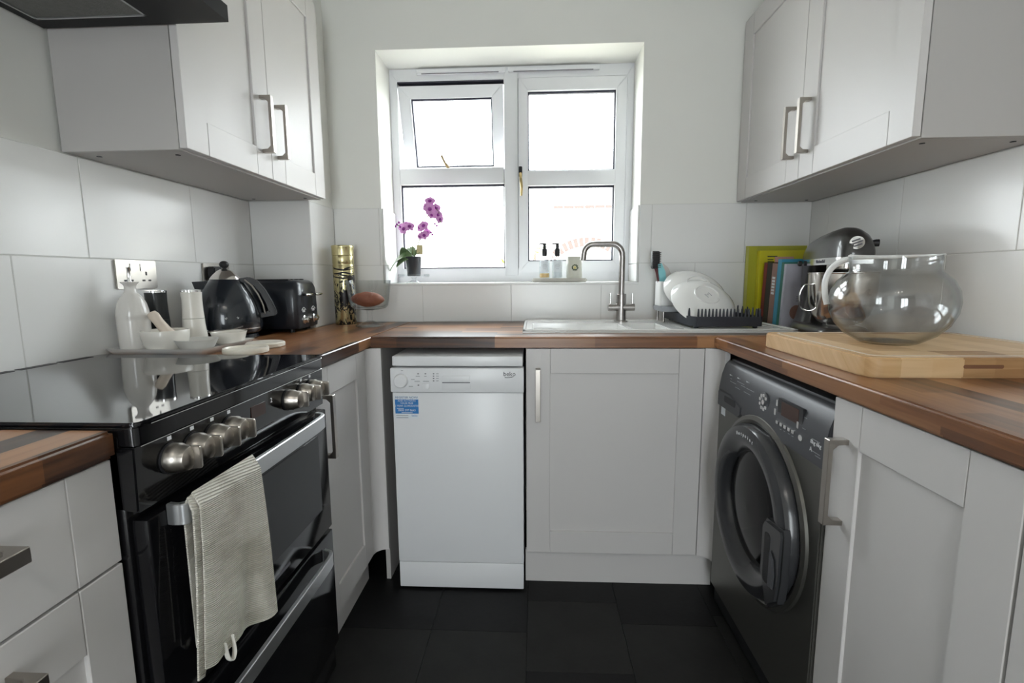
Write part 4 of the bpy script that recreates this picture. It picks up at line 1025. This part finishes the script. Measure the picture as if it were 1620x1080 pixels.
st1 = arc([(ox+.006, oy, pz+.085), opx(664, 378), opx(668, 360), opx(676, 344), opx(684, 326, -.01), opx(694, 336, -.015), opx(697, 352, -.015)], 6)
st2 = arc([(ox-.004, oy, pz+.085), opx(652, 382), opx(648, 366), opx(638, 358), opx(628, 356)], 6)
tube('flower_stem', st1, .0022, 'stem_green', op, 8); tube('flower_stem', st2, .0020, 'stem_green', op, 8)
def flower(p, nrm, s=.019, rot=0):
    s *= 1.18
    nrm = Vector(nrm).normalized(); q_ = rotm(nrm) @ Matrix.Rotation(rot, 4, 'Z'); M4 = Matrix.Translation(p) @ q_
    bm = B()
    for i in range(5):
        a = 2*PI*i/5+PI/2; wd = .62 if i in (1, 4) else .42; n = 6; rows_ = []
        for j in range(n+1):
            t = j/n; w_ = s*wd*math.sin(PI*min(.985, t*.9+.08))**.6; r_ = s*t*1.05; cz = s*.16*math.sin(t*PI)-.05*s
            c_ = Vector((math.cos(a)*r_, math.sin(a)*r_, cz)); tt = Vector((-math.sin(a), math.cos(a), 0))*w_
            rows_.append([bm.verts.new(M4 @ (c_-tt+Vector((0, 0, -.1*s)))), bm.verts.new(M4 @ c_), bm.verts.new(M4 @ (c_+tt+Vector((0, 0, -.1*s))))])
        for r0, r1 in zip(rows_, rows_[1:]):
            for k2 in (0, 1): bm.faces.new((r0[k2], r0[k2+1], r1[k2+1], r1[k2]))
    f_ = mk('flower', bm, 'petal', op, 80)
    lathe('lip', [(.0001, -.001), (s*.26, 0), (s*.36, s*.16), (s*.18, s*.40), (s*.07, s*.46), (.0001, s*.42)], (0, 0, 0), 'petal_dark', f_, 10, M4)
for u, v, dy, nx, nz, s_, rt_ in ((680, 318, 0, .1, .5, .021, 0), (674, 327, -.01, -.5, .1, .018, .3), (680, 331, -.02, .1, .1, .022, .1), (690, 329, -.01, .5, .2, .019, .5), (693, 340, -.015, .6, -.1, .019, .2), (683, 340, -.02, -.1, -.4, .016, 0), (696, 347, -.015, .7, -.2, .016, .8),
                                  (670, 357, -.01, -.1, .2, .020, .2), (664, 360, 0, -.6, 0, .016, .5), (671, 372, -.01, .1, -.3, .018, .9), (665, 374, -.005, -.3, -.2, .014, 0), (676, 367, 0, .6, .1, .015, .4),
                                  (648, 358, -.01, .2, .3, .019, .2), (639, 362, -.015, -.3, .1, .020, .6), (634, 359, -.005, -.6, .2, .015, .1), (643, 355, 0, .2, .6, .016, .4)):
    flower(opx(u, v, dy), (nx, -1, nz), s_, rt_)
for u, v in ((688, 354), (691, 357), (682, 368), (684, 371), (628, 355), (631, 352), (626, 358)):
    p = opx(u, v); lathe('bud', [(.0001, -.006), (.0045, -.002), (.005, .002), (.0001, .007)], p, 'petal_dark', op, 10)
pt = opx(663, 392, -.01); box('plant_tag', pt.x-.012, pt.x+.016, pt.y, pt.y+.001, pt.z-.030, pt.z+.014, 'tag_straw', op)
ca = at(885, 443, Y=.07)
stt = thing('soap_tray', 'long oval stone tray on the sill under the soap bottles', 'tray', (ca.x, .07, SL))
prism('slab', [(ca.x+x_, .07+y_) for x_, y_ in rrect(.254, .085, .040, 8)], 'z', SL, SL+.0175, 'stone_tray', stt, .005)
SZ2 = SL+.0178
def soap(u, label, liq, fill, m):
    x = at(u, 430, Y=.07).x; b_ = thing('soap_bottle', label, 'bottle', (x, .07, SZ2))
    lathe('bottle', [(.0001, 0), (.0215, 0), (.0235, .003), (.0235, .078), (.021, .090), (.011, .098), (.009, .102), (.009, .106), (.0001, .106)], (x, .07, SZ2), 'bottle_clear', b_, 28)
    lathe('soap', [(.0001, .003), (.0205, .003), (.0215, .006), (.0215, fill), (.0001, fill)], (x, .07, SZ2), m, b_, 24)
    nk = lathe('pump', [(.0001, .100), (.0112, .100), (.0112, .106), (.0122, .110), (.0122, .130), (.010, .134), (.0075, .136), (.0075, .152), (.0085, .153), (.0085, .159), (.0001, .160)], (x, .07, SZ2), 'dull_black', b_, 20)
    tube('nozzle', [(x, .07, SZ2+.156), (x-.015, .063, SZ2+.157), (x-.026, .058, SZ2+.153)], [.0042, .0034, .0026], 'dull_black', nk, 8)
    bm = B()
    for i in range(13):
        a = math.radians(215+110*i/12); 
    pts = [[bm.verts.new((x+.0238*math.cos(math.radians(215+110*i/12)), .07+.0238*math.sin(math.radians(215+110*i/12)), SZ2+z)) for i in range(13)] for z in (.028, .080)]
    for i in range(12): bm.faces.new((pts[0][i], pts[0][i+1], pts[1][i+1], pts[1][i]))
    lb = mk('label_wrap', bm, 'sticker_white', b_)
    for z, w_ in ((.062, .018), (.056, .024), (.050, .020), (.042, .014)):
        prism('label_print', [(x-w_/2, SZ2+z), (x+w_/2, SZ2+z), (x+w_/2, SZ2+z+.0012), (x-w_/2, SZ2+z+.0012)], 'y', .0455, .0462, 'rack_grey', lb)
soap(861.5, 'clear pump bottle with amber soap, nearer the window handle', .003, .022, 'soap_amber')
soap(881.5, 'clear pump bottle with colourless soap beside the jar', .003, .060, 'soap_clear')
x = at(908.5, 430, Y=.07).x
j = thing('candle_jar', 'pale green candle jar with leafy wreath emblem on the sill tray', 'jar', (x, .07, SZ2))
lathe('jar', [(.0001, 0), (.034, 0), (.0355, .003), (.0355, .0955), (.0345, .097), (.0325, .097), (.032, .085), (.0001, .084)], (x, .07, SZ2), 'candle_jar', j, 36)
for i in range(12):
    a = 2*PI*i/12; cx_, cz_ = .0115*math.cos(a), .0115*math.sin(a)
    yy = .07-math.sqrt(max(0, .0355**2-cx_**2))
    bm = B(); aprism(bm, [(.0055*math.cos(b+a), .0024*math.sin(b+a)*1.0) for b in [2*PI*k2/8 for k2 in range(8)]], 'y', -.0008, .0008)
    bm.transform(Matrix.Translation((x+cx_, yy, SZ2+.047+cz_)) @ Matrix.Rotation(-a*1.7, 4, 'Y'))
    mk('wreath_leaf', bm, 'print_olive', j)
lathe('emblem', [(.0001, .001), (.0062, .001), (.0062, -.001), (.0001, -.001)], (x, .07-.0357, SZ2+.047), 'print_yellow', j, 14, RX)

# ------------------------------------------------------------ dish rack, plates, caddy, brushes
RZ = SZ+.0037
rk = thing('dish_rack', 'charcoal plastic dish rack with rows of pegs on the drainer', 'dish rack', (1.85, -.25, RZ))
RX0, RX1, RY0, RY1 = 1.722, 1.968, -.444, -.062
bm = B()
outl = [(RX0+.012, RY0), (RX1-.008, RY0), (RX1, RY0+.008), (RX1, RY1), (RX0-.004, RY1), (RX0-.004, RY0+.03)]
inl = [(RX0+.020, RY0+.012), (RX1-.012, RY0+.012), (RX1-.012, RY0+.014), (RX1-.012, RY1-.012), (RX0+.008, RY1-.012), (RX0+.008, RY0+.034)]
z0, z1, zf = RZ+.008, RZ+.042, RZ+.014
R_ = [[bm.verts.new((x_, y_, z)) for x_, y_ in o_] for o_, z in ((outl, z0), (outl, z1), (inl, z1), (inl, zf))]
for a, b in zip(R_, R_[1:]):
    for i in range(6): bm.faces.new((a[i], a[(i+1) % 6], b[(i+1) % 6], b[i]))
bm.faces.new(R_[0][::-1]); bm.faces.new(R_[-1])
mk('tray', bm, 'rack_charcoal', rk, 40)
for x_, y_ in ((RX0+.02, RY0+.025), (RX1-.02, RY0+.018), (RX1-.02, RY1-.02), (RX0+.02, RY1-.02)): lathe('foot', [(.008, 0), (.009, .010)], (x_, y_, RZ), 'rack_charcoal', rk, 12)
pm = None
def peg(x_, y_, z_, h_=.030, m='rack_charcoal'):
    global pm
    if pm is None or m != 'rack_charcoal':
        o = lathe('peg', [(.0045, 0), (.0036, h_*.6), (.0026, h_*.94), (.0012, h_)], (x_, y_, z_), m, rk, 8)
        if m == 'rack_charcoal': pm = o
        return
    o = pm.copy(); COL.objects.link(o); o.parent = rk; o.location = Vector((x_, y_, z_+h_/2))-CEN[rk]
for i in range(18): peg(RX0+.020+i*.0127, RY0+.006, z1-.001)
for i in range(5): peg(RX0+.003, RY0+.055+i*.030, z1-.001)
for i in range(6): peg(RX1-.006, RY0+.03+i*.045, z1-.001)
# grey raised end carrying the caddy
prism('end_tray', [(RX0-.055, RY1-.150), (RX0+.035, RY1-.165), (RX0+.045, RY1-.015), (RX0-.055, RY1-.015)], 'z', RZ+.044, RZ+.066, 'rack_grey', rk, .003)
for i in range(3): peg(RX0-.005+i*.012, RY1-.153, RZ+.064, .034, 'rack_grey')
lathe('foot', [(.0055, 0), (.0055, .045)], (RX0-.040, RY1-.13, RZ), 'steel', rk, 12)
lathe('foot', [(.0055, 0), (.0055, .045)], (RX0-.040, RY1-.03, RZ), 'steel', rk, 12)
cz0 = RZ+.0662
cdd = thing('cutlery_caddy', 'white plastic cutlery caddy standing in the rack end', 'caddy', (RX0-.005, RY1-.08, cz0))
bm = B(); o_ = rrect(.086, .095, .012, 4, RX0-.010, RY1-.070); i_ = rrect(.080, .089, .010, 4, RX0-.010, RY1-.070)
R_ = [[bm.verts.new((x_, y_, z)) for x_, y_ in q_] for q_, z in ((o_, cz0), (o_, cz0+.100), (i_, cz0+.100), (i_, cz0+.006))]
for a, b in zip(R_, R_[1:]):
    n = len(a)
    for i in range(n): bm.faces.new((a[i], a[(i+1) % n], b[(i+1) % n], b[i]))
bm.faces.new(R_[0][::-1]); bm.faces.new(R_[-1]); mk('pot', bm, 'white_plastic', cdd)
cyc = RY1-.070
def px(u, v, y=cyc): return at(u, v, Y=y)
b_ = thing('dish_brush', 'black dish brush standing head up in the caddy', 'brush', px(1043, 470))
tube('handle', [px(1044, 482), px(1043, 450), px(1040, 432), px(1037, 420)], [.006, .006, .007, .008], 'brush_maroon', b_, 10)
q0, q1 = px(1030, 425), px(1044, 397); bm = abox(B(), q0.x, q1.x, cyc-.010, cyc+.014, q0.z, q1.z, .006, 2); mk('brush_head', bm, 'brush_black', b_)
bm = B()
for i in range(6):
    for k2 in range(9): x_ = q0.x+.004+i*.006; z_ = q0.z+.006+k2*.0075; abox(bm, x_-.0016, x_+.0016, cyc-.018, cyc-.009, z_-.0016, z_+.0016)
o = mk('bristles', bm, 'brush_black', b_); o['kind'] = 'stuff'
b_ = thing('scrubbing_brush', 'turquoise handled scrubber leaning in the caddy', 'brush', px(1052, 470, cyc-.01))
bm = B(); A = [px(1041, 418, cyc-.012), px(1047, 416, cyc-.012), px(1053, 430, cyc-.012), px(1056, 478, cyc-.012), px(1048, 478, cyc-.012), px(1042, 432, cyc-.012)]
v0 = [bm.verts.new(p) for p in A]; v1 = [bm.verts.new(p+Vector((0, .016, 0))) for p in A]; bm.faces.new(v0); bm.faces.new(v1[::-1])
for i in range(6): bm.faces.new((v0[i], v1[i], v1[(i+1) % 6], v0[(i+1) % 6]))
mk('handle', bm, 'aqua_plastic', b_)
bm = B(); A = [px(1049, 416, cyc+.008), px(1057, 423, cyc+.008), px(1064, 438, cyc+.008), px(1064, 470, cyc+.008), px(1056, 470, cyc+.008)]
v0 = [bm.verts.new(p) for p in A]; v1 = [bm.verts.new(p+Vector((0, .014, 0))) for p in A]; bm.faces.new(v0); bm.faces.new(v1[::-1])
for i in range(5): bm.faces.new((v0[i], v1[i], v1[(i+1) % 5], v0[(i+1) % 5]))
mk('pad', bm, 'beige_plastic', b_)
def plate(u, v, y, label, nrm, r=.128):
    n_ = Vector(nrm).normalized(); p = at(u, v, Y=y); q_ = rotm(n_)
    pl_ = thing('dinner_plate', label, 'plate', p, rot=tuple(q_.to_euler()), group=None)
    k_ = r/.128
    lathe('dish', [(.0001, .028*k_), (.044*k_, .028*k_), (.0445*k_, .0335*k_), (.0485*k_, .0335*k_), (.050*k_, .028*k_), (.078*k_, .021*k_), (.105*k_, .007*k_), (.126*k_, -.010*k_), (.128*k_, -.0135*k_), (.1255*k_, -.014*k_), (.103*k_, .001*k_), (.076*k_, .015*k_), (.0001, .022*k_)], (0, 0, 0), 'ceramic', pl_, 56)
    return pl_
plate(1101, 458, -.245, 'white plate leaning behind in the dish rack', (.10, -.68, .73), .124)
pl_ = plate(1114, 474, -.315, 'white plate leaning in front in the dish rack with a maker stamp', (.12, -.68, .73), .124)
text('maker_stamp', '[=]', .020, (.004, 0, .0280), (.8, .6, 0), (-.6, .8, 0), 'rack_grey', pl_)

# ------------------------------------------------------------ books and folders
def pr_x(u, y, z):                                     # x of pixel column u on the line (y, z)
    lo, hi = 1.0, 2.6
    for _ in range(40):
        m_ = (lo+hi)/2; d_ = Vector((m_, y, z))-CAMP; uu = 810+FPX*d_.dot(CR)/d_.dot(_f)
        if uu < u: lo = m_
        else: hi = m_
    return (lo+hi)/2
yb_ = -.040
q0 = pr_x(1179, -.045, T); q1 = pr_x(1275, -.045, T)
fo = thing('plastic_wallet', 'tall lime yellow plastic wallet standing against the back wall', 'folder', ((q0+q1)/2, -.03, T))
ztp = at(1230, 388, Y=-.045).z
box('back_cover', q0, q1, -.014, -.0115, T, ztp, 'lime_plastic', fo, .001, 1); box('front_cover', q0, q0+.035, -.046, -.0435, T, ztp-.004, 'lime_plastic', fo, .001, 1)
box('spine', q0, q0+.002, -.0435, -.014, T, ztp-.002, 'lime_plastic', fo, .0006, 1); box('inner_sheet', q0+.014, q0+.030, -.0430, -.0150, T+.002, ztp-.03, 'pale_plastic', fo, .001, 1)
q2 = pr_x(1196, -.075, T); q3 = pr_x(1272, -.075, T); zt2 = at(1230, 396, Y=-.075).z
yf_ = thing('yellow_book', 'large bright yellow book in front of the lime wallet', 'book', ((q2+q3)/2, -.06, T))
box('cover', q2, q3, -.0765, -.0745, T, zt2, 'yellow_plastic', yf_, .001, 1); box('cover', q2, q3, -.0500, -.0480, T, zt2, 'yellow_plastic', yf_, .001, 1)
box('spine', q2-.0005, q2+.002, -.0750, -.0495, T, zt2, 'yellow_plastic', yf_, .0008, 1); box('pages', q2+.002, q3-.003, -.0744, -.0502, T+.003, zt2-.003, 'book_paper', yf_)
for v, w_ in ((405.5, .040), (410.5, .024), (414, .026)):
    p = at(1222, v, Y=-.0767); box('print_line', p.x-.02, p.x-.02+w_, -.0771, -.0764, p.z-.0022, p.z+.0022, 'print_olive', yf_)
# row of cook books: spines towards the room (-x), leaning forward onto the lilac one
def pr_y(u, x, z):
    lo, hi = -1.5, .3
    for _ in range(40):
        m_ = (lo+hi)/2; d_ = Vector((x, m_, z))-CAMP; uu = 810+FPX*d_.dot(CR)/d_.dot(_f)
        if uu > u: lo = m_
        else: hi = m_
    return (lo+hi)/2
LEAN = math.radians(4)
XS = 2.115
def spine_book(y1, th, h_, dep, m, label, x=XS, title=None, tcol='print_white', name='book', cover=None):
    """near lower edge at y1-th; frame: x along the cover, y through the thickness, leaning towards -y"""
    b_ = thing(name, label, 'book', (x, y1-th, T+.0003), rot=(LEAN, 0, 0))
    t_ = th*math.cos(LEAN)-.0006
    box('cover', 0, dep, 0, .002, 0, h_, m, b_); box('cover', 0, dep, t_-.002, t_, 0, h_, m, b_); box('spine', -.0012, .001, .0003, t_-.0003, 0, h_, m, b_, .0005, 1)
    box('pages', .0011, dep-.003, .0021, t_-.0021, .003, h_-.003, 'book_paper', b_)
    if title:
        for i in range(6): box('spine_print', -.0016, -.0010, t_*.22, t_*.78, h_*(.50+.05*i), h_*(.535+.05*i), tcol, b_)
    return b_
yy = -.0855
def nxt(u):
    global yy
    y1 = yy; yy = pr_y(u, XS, T); return y1, y1-yy
y1, th = nxt(1206); spine_book(y1, th, .252, .165, 'book_red', 'slim dark red book beside the yellow book')
y1, th = nxt(1213.5); spine_book(y1, th, .250, .165, 'book_black', 'black spined book between the red and patterned books')
y1, th = nxt(1221.5); spine_book(y1, th, .246, .165, 'book_multi', 'pink and tan patterned book with white spine lettering', title=True)
y1, th = nxt(1227.5); spine_book(y1, th, .262, .165, 'book_blue', 'light blue spined book between patterned and green books')
y1, th = nxt(1231.5); spine_book(y1, th, .250, .160, 'book_green', 'thin dark green book against the lilac cover')
y1, th = yy, .016; lb = spine_book(y1, th, .243, .160, 'book_lilac', 'lilac white paperback facing outward behind the mixer bowl handle', name='cook_book')
for z, body, s_, x_ in ((.205, 'WI', .022, .098), (.172, 'MA', .032, .085), (.140, 'I', .028, .066)):
    text('lettering', body, s_, (x_, -.0004, z), (1, 0, 0), (0, 0, 1), 'print_dark', lb)
for z in (.118, .110, .102): box('print_line', .048, .100, -.0007, .0001, z-.0012, z+.0012, 'print_grey', lb)
prism('cover_picture', [(.052+.024*math.cos(a), .058+.028*math.sin(a)) for a in [2*PI*i/16 for i in range(16)]], 'y', -.0005, .0002, 'book_multi', lb)
pk = thing('pink_book', 'pink topped book just behind the blue spine', 'book', (pr_x(1238, -.085, T), -.082, T))
xk = pr_x(1226, -.0800, 1.17)
zt3 = at(1240, 406, Y=-.08).z
box('cover', xk, xk+.075, -.0832, -.0818, T, zt3, 'book_pink', pk, .0004, 1); box('cover', xk, xk+.075, -.0788, -.0775, T, zt3, 'book_pink', pk, .0004, 1)
box('pages', xk+.001, xk+.073, -.0817, -.0789, T+.002, zt3-.002, 'book_paper', pk); box('spine', xk-.0008, xk+.0006, -.0832, -.0775, T, zt3, 'book_pink', pk)

# ------------------------------------------------------------ stand mixer
mx_, mz = 2.245, T
mi = thing('stand_mixer', 'dark grey stand mixer with steel bowl in the right corner', 'mixer', (mx_, -.30, mz))
bp_ = [(mx_+x_, -.295+y_) for x_, y_ in rrect(.158, .365, .060, 8, 0, 0)]
bm = B(); rings = []
for s_, z in ((1, 0), (1, .012), (.95, .024), (.86, .031)): rings.append([bm.verts.new((mx_+(x_-mx_)*s_, -.295+(y_+.295)*s_, mz+z)) for x_, y_ in bp_])
for a, b in zip(rings, rings[1:]):
    n = len(a)
    for i in range(n): bm.faces.new((a[i], a[(i+1) % n], b[(i+1) % n], b[i]))
bm.faces.new(rings[0][::-1]); bm.faces.new(rings[-1]); mk('base', bm, 'mixer_grey', mi, 50)
bm = B(); rings = []
for z, y0, y1, w_ in ((.026, -.235, -.115, .062), (.08, -.215, -.118, .050), (.15, -.205, -.120, .045), (.21, -.225, -.122, .046), (.236, -.250, -.125, .048)):
    rings.append([bm.verts.new((x_, y_, mz+z)) for x_, y_ in rrect(2*w_, y1-y0, .030, 5, mx_, (y0+y1)/2)])
for a, b in zip(rings, rings[1:]):
    n = len(a)
    for i in range(n): bm.faces.new((a[i], a[(i+1) % n], b[(i+1) % n], b[i]))
bm.faces.new(rings[0][::-1]); bm.faces.new(rings[-1]); mk('column', bm, 'mixer_grey', mi, 60)
secs = [(-.126, .018, .284), (-.131, .034, .302), (-.148, .046, .318), (-.185, .053, .331), (-.25, .0565, .341), (-.32, .058, .348), (-.39, .058, .352), (-.43, .056, .348), (-.462, .052, .336), (-.482, .046, .318), (-.492, .038, .296)]
zb_ = .256
bm = B(); rings = []; n = 20
for y_, w_, zt_ in secs:
    r_ = [bm.verts.new((mx_+w_*math.cos(PI*i/n), y_, mz+zb_+(zt_-zb_)*math.sin(PI*i/n)**.75)) for i in range(n+1)]
    rings.append(r_)
for a, b in zip(rings, rings[1:]):
    for i in range(n+1): bm.faces.new((a[i], a[(i+1) % (n+1)], b[(i+1) % (n+1)], b[i]))
bm.faces.new(rings[0]); bm.faces.new(rings[-1][::-1]); hd_ = mk('motor_head', bm, 'mixer_grey', mi, 60)
outl = [(mx_-w_*1.012, y_) for y_, w_, _ in secs]+[(mx_+w_*1.012, y_) for y_, w_, _ in secs[::-1]]
band = prism('chrome_band', outl, 'z', mz+.234, mz+.2555, 'chrome', mi, .001)
text('lettering', 'KitchenAid', .016, (mx_-.0596, -.355, mz+.245), (0, -1, 0), (0, 0, 1), 'print_dark', band)
lathe('hub_cap', [(.0001, -.001), (.017, -.001), (.0195, .003), (.0200, .010), (.0195, .019), (.0001, .020)], (mx_-.004, -.476, mz+.296), 'chrome', hd_, 32, rotm((-.35, -.93, .08)))
for i, w_ in ((-1, .022), (0, .029), (1, .022)):
    bm = abox(B(), -w_/2, w_/2, i*.008-.0022, i*.008+.0022, .0195, .0215)
    bm.transform(Matrix.Translation((mx_-.004, -.476, mz+.296)) @ rotm((-.35, -.93, .08)) @ Matrix.Rotation(0, 4, 'Z'))
    o = mk('hub_groove', bm, 'print_grey', hd_); 
tube('hub_knob', [(mx_+.030, -.460, mz+.296), (mx_+.052, -.464, mz+.297), (mx_+.060, -.466, mz+.297)], [.007, .011, .011], 'dull_black', hd_, 16)
lathe('speed_knob', [(.0001, 0), (.009, 0), (.010, .006), (.008, .011), (.0001, .012)], (mx_-.055, -.165, mz+.243), 'dull_black', hd_, 16, RYm)
bx_, by_ = mx_, -.385
lathe('beater_socket', [(.048, .234), (.048, .205), (.044, .198), (.0001, .198)], (bx_, by_, mz), 'steel_bowl', mi, 32)
tube('beater_shaft', [(bx_, by_, mz+.20), (bx_, by_, mz+.10)], .008, 'steel_bowl', mi, 12)
bw = lathe('mixing_bowl', [(.0001, .034), (.045, .034), (.046, .040), (.062, .048), (.080, .072), (.092, .110), (.0965, .150), (.0975, .204), (.0990, .206), (.0990, .209), (.0955, .209), (.0945, .150), (.089, .110), (.076, .073), (.0001, .045)], (bx_, by_, mz), 'steel_bowl', mi, 64)
hpts = arc([(bx_-.094, by_-.012, mz+.170), (bx_-.115, by_-.010, mz+.168), (bx_-.127, by_-.008, mz+.135), (bx_-.120, by_-.010, mz+.095), (bx_-.100, by_-.012, mz+.084), (bx_-.082, by_-.010, mz+.088)], 6)
mk('bowl_handle', atube(B(), hpts, .0022, 8, rv=.0085), 'chrome', bw)

mi.location = (2.176, -.474, T); mi.rotation_euler = (0, 0, math.radians(-10))

# ------------------------------------------------------------ chopping board and glass jug
BZ = T+.0402
cb_ = thing('chopping_board', 'thick pale wooden chopping board on the right worktop', 'chopping board', (2.06, -1.02, T))
bx0, bx1, by0, by1 = 1.810, 2.318, -1.243, -.790
bd = prism('block', rrect(bx1-bx0, by1-by0, .032, 6, (bx0+bx1)/2, (by0+by1)/2), 'z', T, BZ, 'board_wood', cb_, .003)
gr = B()
o_ = rrect(bx1-bx0-.05, by1-by0-.05, .02, 5, (bx0+bx1)/2, (by0+by1)/2)
mk('juice_groove', atube(B(), [(x_, y_, BZ+.0004) for x_, y_ in o_], .0012, 6, True, rv=.0035), 'pestle_wood', cb_)
g0, g1 = at(1524, 582, Y=by0), at(1588, 582, Y=by0)
prism('finger_slot', rrect(g1.x-g0.x, .0075, .0035, 4, (g0.x+g1.x)/2, T+.0235), 'y', by0-.0004, by0+.003, 'slot_wood', cb_)
jx_, jy_ = 1.995, -1.022
jg = thing('glass_jug', 'large round clear glass jug with white handle on the chopping board', 'jug', (jx_, jy_, BZ))
outp = [(.0001, 0), (.052, 0), (.061, .004), (.090, .022), (.111, .046), (.1230, .074), (.1255, .099), (.1220, .124), (.111, .146), (.097, .160), (.0890, .167), (.0872, .174), (.0885, .200), (.0895, .204)]
inp = [(r_-.0028, z_+(.0018 if z_ < .09 else 0)) for r_, z_ in outp[:1:-1]]+[(.050, .0065), (.0001, .0060)]
lathe('globe', outp+inp, (jx_, jy_, BZ), 'jug_glass', jg, 96)
lf = Vector((-.82, .572, 0)); tg_ = Vector((.572, .82, 0))
def jp(r_, z, o_=0): return Vector((jx_, jy_, BZ+z))+lf*r_+tg_*o_
hpts = arc([jp(.090, .199), jp(.108, .192), jp(.126, .172), jp(.134, .143), jp(.132, .112), jp(.1265, .088)], 6)
mk('handle', atube(B(), hpts, .0068, 12, rv=.011), 'white_plastic', jg, label='white plastic handle')
rp = []; rr_ = []
for i in range(25):
    a = math.radians(-12-168*i/24); d_ = lf*math.cos(a)+Vector((-lf.y, lf.x, 0))*math.sin(a)
    rp.append(Vector((jx_, jy_, BZ+.2045))+d_*.0885); rr_.append(.0065-.0048*i/24)
mk('rim_band', atube(B(), rp, rr_, 8), 'white_plastic', jg)

# ------------------------------------------------------------ ceiling lamp behind the camera
lm = thing('ceiling_spotlights', 'white three lamp spotlight bar on the ceiling behind the camera', 'lamp', (1.17, -3.0, HC))
box('bar', .87, 1.47, -3.03, -2.97, HC-.03, HC-.0005, 'lamp_white', lm, .005)
for x_ in (.93, 1.17, 1.41):
    hd2 = lathe('lamp_head', [(.020, 0), (.045, -.07), (.043, -.07), (.018, -.004)], (x_, -3.0, HC-.035), 'lamp_white', lm, 24, Matrix.Rotation(math.radians(-12), 4, 'X'), cap=False)
    lathe('bulb', [(.0001, -.075), (.030, -.068), (.036, -.055), (.020, -.02), (.0001, -.01)], (x_, -3.0, HC-.035), 'bulb', hd2, 20, Matrix.Rotation(math.radians(-12), 4, 'X'))
